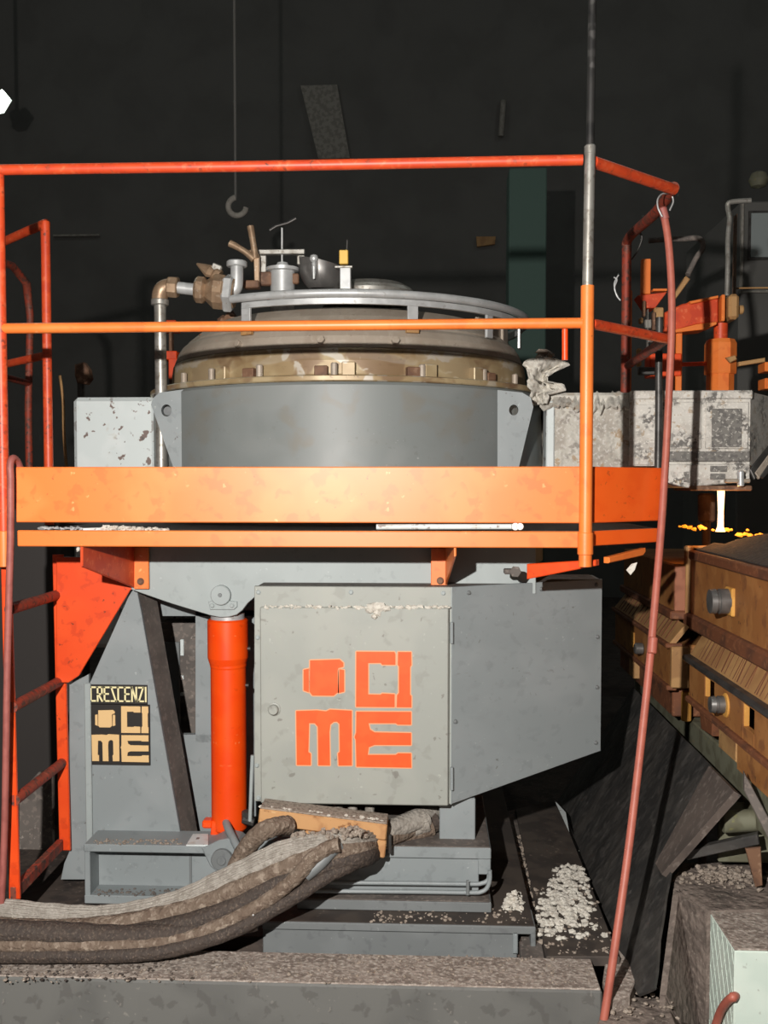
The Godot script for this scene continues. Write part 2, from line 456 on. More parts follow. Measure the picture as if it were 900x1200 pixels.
	mat("cable_dark", painted(37, rgb(66, 56, 50), [[0.02, 4, 0.4, 0.7, rgb(54, 47, 43), 0.8], [0.06, 4, 0.64, 0.74, rgb(124, 108, 94), 0.6], [0.1, 3, 0.8, 0.84, rgb(170, 160, 150), 0.6]]), 0.8, 0.0, 0.4, 0.5, 0.1)
	mat("cable_grey", painted(38, rgb(156, 150, 142), [[0.02, 4, 0.4, 0.7, rgb(128, 121, 112), 0.8], [0.08, 4, 0.66, 0.76, rgb(192, 186, 178), 0.6]]), 0.85, 0.0, 0.4, 0.5, 0.1)
	mat("clamp_wood", painted(39, rgb(192, 146, 98), [[0.02, 4, 0.4, 0.7, rgb(170, 122, 80), 0.8], [0.04, 4, 0.7, 0.78, rgb(112, 72, 40), 0.7], [0.08, 4, 0.8, 0.84, rgb(226, 196, 150), 0.6]]), 0.6)
	mat("hose_pink", painted(40, rgb(174, 98, 82), [[0.03, 4, 0.4, 0.7, rgb(158, 86, 72), 0.7], [0.06, 4, 0.72, 0.8, rgb(150, 84, 72), 0.6]]), 0.5)
	mat("hose_maroon", painted(41, rgb(160, 92, 84), [[0.03, 4, 0.4, 0.7, rgb(136, 74, 68), 0.7]]), 0.55)
	mat("sign_black", rgb(34, 31, 29), 0.5)
	mat("sign_cream", rgb(222, 186, 132), 0.5)
	mat("sign_pale", rgb(236, 226, 176), 0.5)
	mat("stencil_orange", painted(42, rgb(238, 84, 18), [[0.02, 4, 0.4, 0.7, rgb(244, 94, 28), 0.7]]), 0.55)
	mat("stencil_edge", rgb(226, 160, 116), 0.55)
	mat("wall_dark", painted(43, rgb(104, 103, 100), [[0.01, 4, 0.3, 0.8, rgb(96, 95, 92), 0.8]]), 0.95, 0.0, 6.0)
	mat("column_green", rgb(80, 104, 96), 0.8)
	mat("dim_grey", painted(44, rgb(150, 146, 138), [[0.02, 4, 0.4, 0.7, rgb(124, 120, 114), 0.8]]), 0.8)
	mat("yellow_brass", rgb(216, 176, 84), 0.4, 0.2)
	mat("green_frame", painted(45, rgb(112, 112, 94), [[0.02, 4, 0.4, 0.7, rgb(92, 90, 72), 0.8], [0.05, 4, 0.7, 0.78, rgb(150, 146, 76), 0.6]]), 0.7)
	mat("window_grey", rgb(150, 158, 158), 0.3)
	var hot := mat("molten", rgb(255, 220, 170), 0.6)
	hot.emission_enabled = true
	hot.emission = Color(1.0, 0.84, 0.62)
	hot.emission_energy_multiplier = 2.2
	var em := mat("ember", rgb(255, 170, 60), 0.6)
	em.emission_enabled = true
	em.emission = Color(1.0, 0.55, 0.12)
	em.emission_energy_multiplier = 1.5
	var lamp := mat("lamp_glow", rgb(250, 255, 245), 0.6)
	lamp.emission_enabled = true
	lamp.emission = Color(0.94, 1.0, 0.94)
	lamp.emission_energy_multiplier = 1.6

# ---------------------------------------------------------------- the scene
func _ready() -> void:
	rng.seed = 20
	# camera: level horizon on row 570, turned 2.7 degrees left, tipped 2.5 degrees down with a lens shift
	cam_basis = Basis.from_euler(Vector3(-deg_to_rad(PITCH), deg_to_rad(YAW), 0))
	row0 = 570.0 + FOCAL * tan(deg_to_rad(PITCH))
	var cam := Camera3D.new()
	cam.name = "camera"
	cam.projection = Camera3D.PROJECTION_FRUSTUM
	cam.near = 0.05
	cam.far = 60.0
	cam.size = 0.05 * 1200.0 / FOCAL
	cam.frustum_offset = Vector2(0, 0.05 * (row0 - 600.0) / FOCAL)
	add_child(cam)
	cam.transform = Transform3D(cam_basis, EYE)
	cam.current = true
	var env := Environment.new()
	env.background_mode = Environment.BG_COLOR
	env.background_color = Color(0.02, 0.022, 0.024)
	env.tonemap_mode = Environment.TONE_MAPPER_LINEAR
	env.tonemap_exposure = 1.0
	env.sdfgi_enabled = true
	env.ssao_enabled = true
	env.ssil_enabled = true
	var we := WorldEnvironment.new()
	we.name = "world_environment"
	we.environment = env
	add_child(we)
	# the photographer's flash, held high to the left of the lens
	var flash := OmniLight3D.new()
	flash.name = "flash"
	flash.position = Vector3(-0.55, 2.02, 3.25)
	flash.light_color = Color(1.0, 0.98, 0.955)
	flash.light_energy = 19.0
	flash.light_size = 0.025
	flash.omni_range = 40.0
	flash.omni_attenuation = 2.0
	flash.shadow_enabled = true
	add_child(flash)

	# added fill lights, unseen above the frame, to lift the shadows
	for q in [Vector3(-5, 10.4, -7), Vector3(5, 10.4, -7), Vector3(0, 10.4, 2)]:
		var b := OmniLight3D.new()
		b.name = numbered("added_fill_light")
		b.position = q - Vector3(0, 0.3, 0)
		b.light_color = Color(0.96, 1.0, 0.99)
		b.light_energy = 2.2
		b.light_size = 0.2
		b.omni_range = 40.0
		b.omni_attenuation = 2.0
		b.shadow_enabled = true
		add_child(b)

	make_materials()
	hall()
	floor_pieces()
	vessel()
	lid_fittings()
	launder()
	tilt_gear()
	platform()
	ladder()
	lower_machine()
	cabinet()
	cables()
	moulds()
	pit()
	hoses()
	background()
	debris()

# ---------------------------------------------------------------- the hall
func hall() -> void:
	var g := Geo.new()
	g.span(Vector3(-9, FL - 0.3, -14), Vector3(9, FL, 8), 0.0)
	struct("floor", g, M.dark_floor)
	g = Geo.new(); g.span(Vector3(-9, 11.0, -14), Vector3(9, 11.3, 8), 0.0)
	struct("ceiling", g, M.wall_dark)
	g = Geo.new(); g.span(Vector3(-9, FL, -14.3), Vector3(9, 11, -14), 0.0)
	struct("wall_back", g, M.wall_dark)
	g = Geo.new(); g.span(Vector3(-9, FL, 8), Vector3(9, 11, 8.3), 0.0)
	struct("wall_front", g, M.wall_dark)
	g = Geo.new(); g.span(Vector3(-9.3, FL, -14), Vector3(-9, 11, 8), 0.0)
	struct("wall_left", g, M.wall_dark)
	g = Geo.new(); g.span(Vector3(9, FL, -14), Vector3(9.3, 11, 8), 0.0)
	struct("wall_right", g, M.wall_dark)

func floor_pieces() -> void:
	# the rail-like beam across the foreground
	var a := W(706, 1157, 0.2)
	var far := W(300, 1118, 0.0)
	var top := (a.y + W(250, 1153, 0.2).y) * 0.5
	var t := thing("steel_beam", Vector3(-0.5, FL, 0.1), "long grey steel beam with a dusty top lying across the foreground", "beam")
	var g := Geo.new()
	g.span(Vector3(-2.2, FL, 0.0), Vector3(a.x, top - 0.004, 0.2), 0.006)
	obj("beam_body", g, M.beam_grey, t)
	g = Geo.new()
	g.span(Vector3(-2.2, top - 0.006, 0.0), Vector3(a.x - 0.004, top, 0.193), 0.002)
	obj("dusty_top", g, M.dirty_beam_top, t)
	# concrete slab under the machine
	g = Geo.new()
	g.span(Vector3(-2.4, FL, -3.2), Vector3(0.3, 0.1, -0.13), 0.003)
	single("machine_footing", g, M.dark_floor, "dark dusty concrete footing under the grey furnace frame", "footing")
	# steel walkway plate receding at the right of the base
	g = Geo.new()
	var h := top + 0.006
	g.slab([WY(640, 1121, h), WY(726, 1121, h), WY(652, 936, h), WY(604, 948, h)], 0.03, Vector3.UP)
	single("floor_plate", g, M.plate_dark, "dark brown steel floor plate receding beside the machine base, littered with white slag", "plate")
	g = Geo.new()
	g.slab([WY(612, 1130, 0.1), WY(640, 1130, 0.1), WY(604, 948, 0.1), WY(590, 952, 0.1)], 0.06, Vector3.UP)
	single("channel_strip", g, M.dusty_grey, "narrow gritty steel strip along the left edge of the slag-littered floor plate", "strip")
	# small floor slabs at the lower right of the beam end
	g = Geo.new()
	g.slab([WY(712, 1108, 0.09), WY(722, 1108, 0.09), WY(748, 1140, 0.09), WY(738, 1166, 0.09), WY(716, 1172, 0.09), WY(706, 1150, 0.09)], 0.05, Vector3.UP)
	single("broken_slab", g, M.dirty_beam_top, "small broken dusty slab beside the right end of the foreground beam", "slab")
	g = Geo.new()
	g.slab([WY(700, 1198, 0.05), WY(730, 1150, 0.05), WY(746, 1168, 0.05), WY(780, 1170, 0.05), WY(798, 1215, 0.05), WY(700, 1215, 0.05)], 0.02, Vector3.UP)
	single("pale_slab", g, M.concrete, "pale dusty concrete slab on the floor at the foot of the black chute plate", "slab")
	# white paper scrap
	g = Geo.new()
	g.slab([WY(650, 938, 0.17), WY(663, 952, 0.17), WY(667, 975, 0.165)], 0.002, Vector3.UP, 0.0)
	single("paper_scrap", g, M.white_enamel, "white paper scrap at the far right edge of the dark floor plate", "scrap")
	# dark panel left of the leg, behind the ladder
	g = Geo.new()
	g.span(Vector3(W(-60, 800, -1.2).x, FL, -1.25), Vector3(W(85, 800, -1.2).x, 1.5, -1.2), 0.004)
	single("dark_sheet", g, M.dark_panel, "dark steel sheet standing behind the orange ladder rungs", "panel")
	g = Geo.new()
	g.slab([W(22, 1010, -0.9), W(22, 930, -0.9), W(45, 905, -0.9), W(62, 905, -0.9), W(62, 1000, -0.9), W(40, 1030, -0.9)], 0.02, Vector3.BACK)
	single("grey_offcut", g, M.dusty_grey, "grey sheet offcut leaning low behind the ladder rungs", "offcut")

# ---------------------------------------------------------------- furnace vessel
const CX := -0.372
const CZ := -1.4

func rel(h: float) -> float:
	return EYE.y + h

func vessel() -> void:
	var c := Vector3(CX, 0, CZ)
	var t := thing("furnace_vessel", Vector3(CX, 1.28, CZ), "round grey furnace vessel with scorched domed lid behind the orange railing", "furnace")
	var g := Geo.new()
	g.lathe([Vector2(0, 1.28), Vector2(0.86, 1.28), Vector2(0.86, rel(0.372)), Vector2(0.85, rel(0.383)), Vector2(0, rel(0.383))], c, Vector3.UP, 96)
	obj("shell", g, M.shell_grey, t)
	g = Geo.new()
	g.lathe([Vector2(0.6, rel(0.383)), Vector2(0.868, rel(0.383)), Vector2(0.872, rel(0.387)), Vector2(0.872, rel(0.402)), Vector2(0.866, rel(0.406)), Vector2(0.6, rel(0.406))], c, Vector3.UP, 96)
	obj("rim_flange", g, M.scorched, t)
	g = Geo.new()
	g.lathe([Vector2(0.775, rel(0.4)), Vector2(0.782, rel(0.42)), Vector2(0.78, rel(0.47)), Vector2(0.774, rel(0.51)), Vector2(0.768, rel(0.518))], c, Vector3.UP, 96)
	obj("lid_band", g, M.scorched, t)
	g = Geo.new()
	g.lathe([Vector2(0.76, rel(0.516)), Vector2(0.769, rel(0.52)), Vector2(0.752, rel(0.565)), Vector2(0.735, rel(0.59)), Vector2(0.72, rel(0.602)), Vector2(0.70, rel(0.604))], c, Vector3.UP, 96)
	obj("lid_shoulder", g, M.lid_grey, t)
	g = Geo.new()
	g.lathe([Vector2(0.715, rel(0.60)), Vector2(0.712, rel(0.612)), Vector2(0.66, rel(0.655)), Vector2(0.60, rel(0.692)), Vector2(0.5, rel(0.712)), Vector2(0.3, rel(0.735)), Vector2(0, rel(0.745))], c, Vector3.UP, 96)
	obj("lid_dome", g, M.lid_grey, t)
	# clamp lugs and studs round the rim
	for d in [[-52, 0], [-37.5, 0], [-33.5, 1], [-24, 2], [-20.5, 0], [-3, 2], [0.5, 0], [4.3, 1], [22, 2], [24.5, 0], [27, 1], [43, 1], [45.5, 0], [48.5, 2], [62, 0]]:
		var a := deg_to_rad(d[0])
		var out := Vector3(sin(a), 0, cos(a))
		var b := Basis(Vector3.UP, a)
		g = Geo.new()
		if d[1] == 0:
			g.cyl(c + out * 0.80 + Vector3.UP * rel(0.404), c + out * 0.80 + Vector3.UP * rel(0.458), 0.013, 12, 0.004)
			obj("stud", g, M.lid_grey, t)
		else:
			g.box(c + out * 0.793 + Vector3.UP * rel(0.425 if d[1] == 2 else 0.432), Vector3(0.05, 0.044 if d[1] == 2 else 0.058, 0.03), 0.003, b)
			obj("clamp_lug", g, M.rust_brown if d[1] == 2 else M.scorched, t)
	for d in [-29.5, 17.5, -3.5]:
		var a := deg_to_rad(d)
		var out := Vector3(sin(a), 0.35, cos(a)).normalized()
		g = Geo.new()
		bolt(g, c + Vector3(sin(a), 0, cos(a)) * 0.75 + Vector3.UP * rel(0.54), out, 0.016, 0.03)
		obj("lid_bolt", g, M.lid_grey, t)
	# upright plates at the right edge of the lid
	for d in [[66, 0.69, 0.10], [74, 0.70, 0.11], [60, 0.66, 0.09]]:
		var a := deg_to_rad(d[0])
		g = Geo.new()
		g.box(c + Vector3(sin(a), 0, cos(a)) * d[1] + Vector3.UP * rel(0.65), Vector3(0.09, d[2], 0.016), 0.003, Basis(Vector3.UP, a))
		obj("lid_plate", g, M.lid_grey, t)
	# lifting plates at the front corners
	for s in [0, 1]:
		var z := -0.80
		var pts := [[177, 474], [180, 466], [187, 460], [219, 456], [219, 556], [206, 556]] if s == 0 else [[583, 457], [612, 460], [622, 466], [625, 477], [606, 556], [583, 556]]
		var hole := [195, 481, 6.2] if s == 0 else [602, 480.5, 5.4]
		var q := flatpoly(pts, z)
		var hw := W(hole[0], hole[1], z)
		var hr := m(hole[2], z)
		var ring := PackedVector2Array()
		for i in 24:
			ring.append(Vector2(hw.x + hr * cos(TAU * i / 24.0), hw.y - hr * sin(TAU * i / 24.0) * 1.15))
		var k := Geo.new()
		for half in [-1.0, 1.0]:
			var cut := PackedVector2Array([Vector2(hw.x - 2, hw.y), Vector2(hw.x + 2, hw.y), Vector2(hw.x + 2, hw.y + 2 * half), Vector2(hw.x - 2, hw.y + 2 * half)])
			for piece in Geometry2D.intersect_polygons(PackedVector2Array(q), cut):
				for rest in Geometry2D.clip_polygons(piece, ring):
					k.prism(Array(rest), Vector3(0, 0, z), Vector3.RIGHT, Vector3.UP, 0.028, 0.0)
		var lug := obj("lifting_plate", k, M.grey_paint, t)
		if s == 0:
			g = Geo.new()
			g.cyl(Vector3(hw.x - hr * 0.1, hw.y, z - 0.04), Vector3(hw.x - hr * 0.1, hw.y, z - 0.028), hr * 0.9, 16, 0.002)
			obj("pin_end", g, M.dark_grey_paint, lug)

func lid_fittings() -> void:
	var c := Vector3(CX, 0, CZ)
	# splash ring: tube and flat bar on posts
	var t := thing("splash_ring", Vector3(CX, rel(0.65), CZ), "bright steel pipe ring with flat bar and short posts above the furnace lid", "ring")
	var p := []
	for i in 90:
		var a := deg_to_rad(-30.5 + i * 2.4)
		p.append(c + Vector3(sin(a) * 0.785, rel(0.716), cos(a) * 0.785))
	var g := Geo.new()
	g.tube(p, 0.0155, 12)
	obj("pipe_ring", g, M.bright_steel, t)
	g = Geo.new()
	g.lathe([Vector2(0.752, rel(0.68)), Vector2(0.768, rel(0.68)), Vector2(0.768, rel(0.703)), Vector2(0.752, rel(0.703)), Vector2(0.752, rel(0.68))], c, Vector3.UP, 110, false, deg_to_rad(-92), deg_to_rad(118))
	obj("flat_bar", g, M.bright_steel, t)
	for d in [-27.0, 23.0, 52.0, 80.0]:
		var a := deg_to_rad(d)
		g = Geo.new()
		g.box(c + Vector3(sin(a) * 0.755, rel(0.641), cos(a) * 0.755), Vector3(0.042, 0.098, 0.012), 0.002, Basis(Vector3.UP, a))
		var post := obj("post", g, M.bright_steel, t)
		if d > 40.0:
			continue
		g = Geo.new()
		g.box(c + Vector3(sin(a) * 0.752, rel(0.60), cos(a) * 0.752), Vector3(0.05, 0.04, 0.02), 0.002, Basis(Vector3.UP, a))
		obj("foot", g, M.mould_tan, post)
	# side pipe with the big valve
	var z := -0.84
	t = thing("pipe_valve", W(188, 556, z), "tarnished riser pipe with elbow and heavy valve left of the furnace lid", "valve")
	g = Geo.new()
	g.tube(path([[189.5, 556, z], [189, 470, z - 0.02], [188, 400, z], [187.5, 352, z]]), m(7, z), 16)
	obj("riser", g, M.worn_steel, t)
	g = Geo.new()
	g.tube(smooth(path([[187.5, 356, z], [187.5, 346, z], [190.5, 339, z], [197, 336, z], [207, 336, z]]), 5), m(9.5, z), 16)
	obj("elbow", g, M.brass_brown, t)
	for y in [355.0]:
		g = Geo.new()
		g.cyl(W(187.5, y + 3, z), W(187.5, y - 4, z), m(10.5, z), 16, 0.003)
		obj("collar", g, M.worn_steel, t)
	g = Geo.new()
	g.cyl(W(197, 336, z), W(209, 337, z), m(12.5, z), 8, 0.004, true)
	obj("union_nut", g, M.brass_brown, t)
	g = Geo.new()
	g.cyl(W(208, 337, z), W(234, 340, z), m(7, z), 16, 0.002)
	obj("nipple", g, M.bright_steel, t)
	var vb := Geo.new()
	var ax := (W(275, 344, z) - W(229, 339, z))
	vb.lathe([Vector2(0, 0), Vector2(m(13, z), 0), Vector2(m(16, z), m(3, z)), Vector2(m(16, z), m(10, z)), Vector2(m(12, z), m(13, z)), Vector2(m(16, z), m(18, z)), Vector2(m(21, z), m(24, z)), Vector2(m(21, z), m(34, z)), Vector2(m(18, z), m(38, z)), Vector2(m(20, z), m(41, z)), Vector2(m(17, z), m(47, z)), Vector2(0, m(47, z))], W(229, 339, z), ax, 10, true)
	obj("valve_body", vb, M.brass_brown, t)
	g = Geo.new(); g.cyl(W(263, 343, z), W(274, 344, z), m(22.5, z), 6, 0.006, true)
	obj("flange_nut", g, M.bright_steel, t)
	g = Geo.new()
	g.lathe([Vector2(0, 0), Vector2(m(9, z), 0), Vector2(m(9, z), m(6, z)), Vector2(m(6, z), m(9, z)), Vector2(m(8, z), m(14, z)), Vector2(m(5, z), m(22, z)), Vector2(m(1.2, z), m(31, z)), Vector2(0, m(31, z))], W(257, 325, z), W(229, 308, z) - W(257, 325, z), 10, true)
	var lever := obj("valve_lever", g, M.brass_brown, t)
	g = Geo.new()
	g.box(W(254, 315, z), Vector3(m(12, z), m(10, z), 0.03), 0.004, Basis(Vector3.BACK, -0.4))
	obj("lever_cap", g, M.worn_steel, lever)
	g = Geo.new()
	g.tube(smooth(path([[277.5, 309, z], [277.5, 328, z], [276, 338, z], [270, 343, z]]), 5), m(7.5, z), 16)
	obj("outlet_elbow", g, M.bright_steel, t)
	g = Geo.new()
	g.cyl(W(277.5, 313, z), W(277.5, 306, z), m(12, z), 20, 0.004)
	obj("outlet_flange", g, M.bright_steel, t)
	# brown branching lever
	z = -0.95
	t = thing("clamp_lever", W(300, 335, z), "brown branching clamp lever standing beside the silver bracket on the lid", "lever")
	g = Geo.new()
	g.span(W(287, 340, z - 0.02), W(303, 328, z + 0.03), 0.004)
	obj("foot_block", g, M.rust_brown, t)
	g = Geo.new()
	g.slab([W(298, 335, z), W(297, 302, z), W(291, 293, z), W(300, 291, z), W(304, 300, z), W(304, 335, z)], 0.02, Vector3.BACK)
	obj("stem", g, M.brass_brown, t)
	for q in [[[299, 303], [298, 293], [296, 280], [293.5, 265]], [[298, 304], [290, 297], [279, 290], [269, 285]]]:
		g = Geo.new()
		g.tube(smooth(path([[q[0][0], q[0][1], z], [q[1][0], q[1][1], z], [q[2][0], q[2][1], z], [q[3][0], q[3][1], z]]), 4), [0.016, 0.016, 0.015, 0.015, 0.014, 0.013, 0.013, 0.013, 0.013, 0.014, 0.014, 0.015, 0.014], 10)
		obj("arm", g, M.brass_brown, t)
	# silver bracket, rod and cup
	z = -1.0
	t = thing("sight_cup", W(330, 340, z), "silver lidded cup under a square bracket with a thin vertical rod on the lid", "cup")
	g = Geo.new(); g.span(W(304, 300, z - 0.03), W(357, 291.5, z), 0.003)
	obj("cross_bar", g, M.worn_steel, t)
	for x in [[304, 312, 335], [349, 357, 312]]:
		g = Geo.new(); g.span(W(x[0], x[2], z - 0.03), W(x[1], 299, z), 0.003)
		obj("bracket_leg", g, M.worn_steel, t)
	g = Geo.new(); g.cyl(W(330.5, 312, z - 0.015), W(330.5, 267, z - 0.015), 0.0045, 8, 0.001)
	var rod := obj("rod", g, M.bright_steel, t)
	g = Geo.new(); g.tube(path([[316, 270, z - 0.015], [324, 265, z - 0.015], [338, 261, z - 0.015], [347, 256, z - 0.015]]), 0.006, 8)
	obj("handle", g, M.dark_steel, rod)
	g = Geo.new(); g.lathe([Vector2(0, rel(0.70)), Vector2(m(13, z), rel(0.70)), Vector2(m(14, z), rel(0.73)), Vector2(m(14.5, z), W(330, 318, z).y), Vector2(m(19, z), W(330, 317, z).y), Vector2(m(19.5, z), W(330, 313.5, z).y), Vector2(m(8, z), W(330, 312, z).y), Vector2(m(6, z), W(330, 307, z).y), Vector2(0, W(330, 307, z).y)], Vector3(W(330.5, 300, z).x, 0, z - 0.015), Vector3.UP, 32)
	obj("cup_body", g, M.bright_steel, t)
	for x in [[305, 320, 318, 336], [343, 350, 320, 334]]:
		g = Geo.new(); g.span(W(x[0], x[3], z - 0.02), W(x[1], x[2], z + 0.01), 0.005)
		obj("hinge_block", g, M.rust_brown, t)
	# dark bowl with notch
	z = -0.98
	t = thing("pouring_bowl", W(376, 342, z), "dark polished half bowl with a ball-ended pin on the furnace lid", "bowl")
	var grid := []
	var bc := W(376, 309, z - 0.07)
	for i in 9:
		var line := []
		var el := deg_to_rad(i * 10.5)
		for j in 25:
			var az := TAU * j / 24.0
			var r := 0.098 * cos(el * 0.72)
			line.append(bc + Vector3(sin(az) * r, -0.098 * sin(el) + (0.006 * cos(az + 2.2) - sin(az) * 0.018 + 0.012) * cos(el) - 0.01, cos(az) * r))
		grid.append(line)
	g = Geo.new(); g.sheet(grid, -0.005)
	obj("bowl", g, M.polished_dark, t)
	g = Geo.new()
	g.cyl(bc + Vector3(0, -0.085, 0), bc + Vector3(0, -0.02, 0), 0.06, 20, 0.003)
	obj("filling", g, M.polished_dark, t)
	g = Geo.new()
	g.lathe([Vector2(0, 0), Vector2(0.005, 0.0), Vector2(0.009, 0.05), Vector2(0.008, 0.055), Vector2(0.010, 0.06), Vector2(0.008, 0.066), Vector2(0.016, 0.074), Vector2(0.018, 0.083), Vector2(0.014, 0.094), Vector2(0, 0.1)], W(368, 327, z + 0.03), Vector3.UP, 16)
	obj("ball_pin", g, M.bright_steel, t)
	# yellow indicator
	z = -0.95
	t = thing("indicator_post", W(404, 342, z), "small yellow-topped indicator on a silver plinth behind the pipe ring", "indicator")
	g = Geo.new(); g.span(W(399, 345, z - 0.03), W(411, 313, z), 0.003)
	obj("plinth", g, M.bright_steel, t)
	g = Geo.new(); g.span(W(393, 316, z - 0.03), W(413, 311, z + 0.002), 0.002)
	obj("cap_plate", g, M.worn_steel, t)
	g = Geo.new(); g.span(W(398, 311, z - 0.025), W(408, 292.5, z), 0.003)
	obj("yellow_block", g, M.yellow_brass, t)
	g = Geo.new(); g.cyl(W(406.5, 293, z - 0.01), W(407, 281, z - 0.01), 0.004, 8, 0.001)
	obj("wire", g, M.dark_steel, t)
	# domed grey cover
	z = -1.25
	g = Geo.new()
	var dc := W(432, 345, z)
	g.lathe([Vector2(0.2, dc.y - 0.06), Vector2(0.2, dc.y), Vector2(0.19, dc.y + 0.015), Vector2(0.15, dc.y + 0.038), Vector2(0.08, dc.y + 0.052), Vector2(0, dc.y + 0.055)], Vector3(dc.x, 0, z), Vector3.UP, 40)
	single("domed_cover", g, M.worn_steel, "low grey domed cover right of the indicator behind the pipe ring", "cover")
	# rubble on the left shoulder of the lid
	g = Geo.new()
	var r2 := RandomNumberGenerator.new(); r2.seed = 4
	for q in [[262, 376, 6], [270, 371, 7], [282, 374, 6], [292, 376, 6], [275, 378, 7], [256, 380, 5], [248, 390, 7], [242, 396, 7], [262, 388, 6]]:
		g.rock(W(q[0], q[1] + 1, -1.05), Vector3.ONE * m(q[2], -1.05) * 1.1, r2)
	single("shoulder_rubble", g, M.rust_brown, "brown slag rubble on the left shoulder of the furnace lid", "slag", "", "stuff")

# ---------------------------------------------------------------- boxes beside the vessel
func launder() -> void:
	var z := -1.15
	var g := Geo.new()
	var a := W(86, 566, z)
	var b := W(182, 465, z)
	g.span(Vector3(a.x, 0.9, z - 0.45), Vector3(b.x, b.y, z), 0.018)
	single("white_tank", g, M.white_enamel, "chipped white enamel tank left of the furnace vessel", "tank")
	# rough insulated block
	z = -1.0
	var t := thing("insulated_block", W(690, 560, z), "rough crusted white insulation block between the vessel and the orange post", "block")
	g = Geo.new()
	g.span(Vector3(W(642, 500, z).x, W(660, 575, z).y, z - 0.6), Vector3(W(744, 500, z).x, W(660, 460, z).y, z), 0.012)
	obj("block_body", g, M.crusted_wool, t)
	g = Geo.new()
	g.span(Vector3(W(640, 500, z + 0.01).x, W(660, 575, z).y, z - 0.1), Vector3(W(650, 500, z + 0.01).x, W(650, 470, z).y, z + 0.012), 0.005)
	obj("white_edge_strip", g, M.white_enamel, t)
	# a torn blanket crust along its top
	var r := RandomNumberGenerator.new(); r.seed = 9
	var nz := noise(3, 0.08, 4)
	var grid := []
	for i in 9:
		var line := []
		for j in 36:
			var x := lerpf(632, 736, j / 35.0)
			var up := 5.0 * nz.get_noise_2d(j * 9.0, i * 14.0) + 4.0 * nz.get_noise_2d(j * 30.0 + 90, 3)
			var w := W(x, 459 + up + absf(i - 3.5) * 0.6, z)
			w.z = z + 0.03 - i * 0.05 + 0.02 * nz.get_noise_2d(j * 22.0, 40.0)
			if i == 0:
				w.y -= 0.05 + 0.06 * maxf(0.0, nz.get_noise_2d(j * 25.0, 77.0))
			line.append(w)
		grid.append(line)
	g = Geo.new(); g.sheet(grid, 0.012)
	obj("torn_crust", g, M.crusted_wool, t)
	# torn flap of lining standing up beside the vessel rim
	grid = []
	for i in 14:
		var line := []
		var v := i / 13.0
		for j in 16:
			var u := j / 15.0
			var right: float = lerpf(672, 642, smoothstep(0.0, 0.35, v)) + (22.0 if v > 0.5 and v < 0.72 else 0.0) * 0.9 + 5.0 * nz.get_noise_1d(i * 30.0)
			var left := lerpf(614, 622, v) + 4.0 * nz.get_noise_1d(i * 24.0 + 200)
			right = lerpf(right, 658, smoothstep(0.0, 0.12, 0.12 - v) * 0.4)
			var w := W(lerpf(left, right, u), lerpf(424, 474, v) - 8.0 * (1.0 - v) * sin(u * 3.0) * 0.6, z + 0.03)
			w.z += 0.045 * nz.get_noise_2d(i * 13.0, j * 13.0) + 0.03 * sin(u * 5.0 + v * 3.0)
			line.append(w)
		grid.append(line)
	g = Geo.new(); g.sheet(grid, 0.006)
	single("torn_lining", g, M.ash_white, "crumpled torn white lining flap sticking up right of the furnace lid", "lining")
	g = Geo.new()
	g.rock(W(637, 413, z), Vector3(m(8, z), m(4, z), 0.03), r)
	g.rock(W(645, 416, z), Vector3(m(7, z), m(4, z), 0.03), r)
	g.rock(W(634, 420, z), Vector3(m(9, z), m(8, z), 0.03), r)
	single("lining_lump", g, M.ash_grey, "small ashy lump on top of the torn white lining", "lump")

	# pouring box on the right with worn white panels
	z = -0.98
	t = thing("pouring_box", W(810, 575, z), "worn white pouring box with peeling panels at the right, under the orange tilt gear", "trough")
	var y1 := W(800, 459, z).y
	var y0 := W(800, 546, z).y
	var x0 := W(738, 500, z).x
	var x1 := W(879, 500, z).x
	g = Geo.new()
	var far := WX(902, 461, 1.52)
	g.prism([Vector2(x0, -z), Vector2(x1, -z), Vector2(x1 + 0.2, 0.3 - z), Vector2(x1 + 0.2, 0.75 - z), Vector2(x0, 0.75 - z)], Vector3(0, y1, 0), Vector3.RIGHT, Vector3.FORWARD, y1 - y0, 0.006)
	obj("box_body", g, M.peeling_white, t)
	g = Geo.new(); g.span(Vector3(x0, W(800, 468, z).y, z - 0.02), Vector3(x1 + 0.006, y1 + 0.004, z + 0.012), 0.004)
	obj("top_strip", g, M.peeling_white, t)
	for q in [[741, 772, 474, 545], [786, 822, 471, 526], [826, 877, 471, 526]]:
		g = Geo.new(); g.span(W(q[0], q[3], z), W(q[1], q[2], z) + Vector3(0, 0, 0.008), 0.003)
		obj("panel", g, M.peeling_white, t)
	g = Geo.new(); g.span(W(782, 541, z), W(878, 529, z) + Vector3(0, 0, 0.014), 0.003)
	obj("grey_band", g, M.peeled_dark, t)
	g = Geo.new(); g.span(W(833, 524, z), W(869, 479, z) + Vector3(0, 0, 0.011), 0.002)
	obj("dark_inset", g, M.peeled_dark, t)
	# curved lip
	var lip := []
	for q in [[776, 544], [879, 544], [879, 566], [860, 566], [852, 567], [836, 568], [822, 570], [806, 572], [792, 571], [776, 566]]:
		lip.append(q)
	g = Geo.new(); g.prism(flatpoly(lip, z + 0.02), Vector3(0, 0, z + 0.02), Vector3.RIGHT, Vector3.UP, 0.3, 0.004)
	obj("pouring_lip", g, M.peeling_white, t)
	for q in [[801, 807, 553, 565], [832, 852, 546, 553], [832, 850, 555, 562]]:
		g = Geo.new(); g.span(W(q[0], q[3], z + 0.02), W(q[1], q[2], z + 0.02) + Vector3(0, 0, 0.004), 0.001)
		obj("dark_patch", g, M.peeled_dark, t)
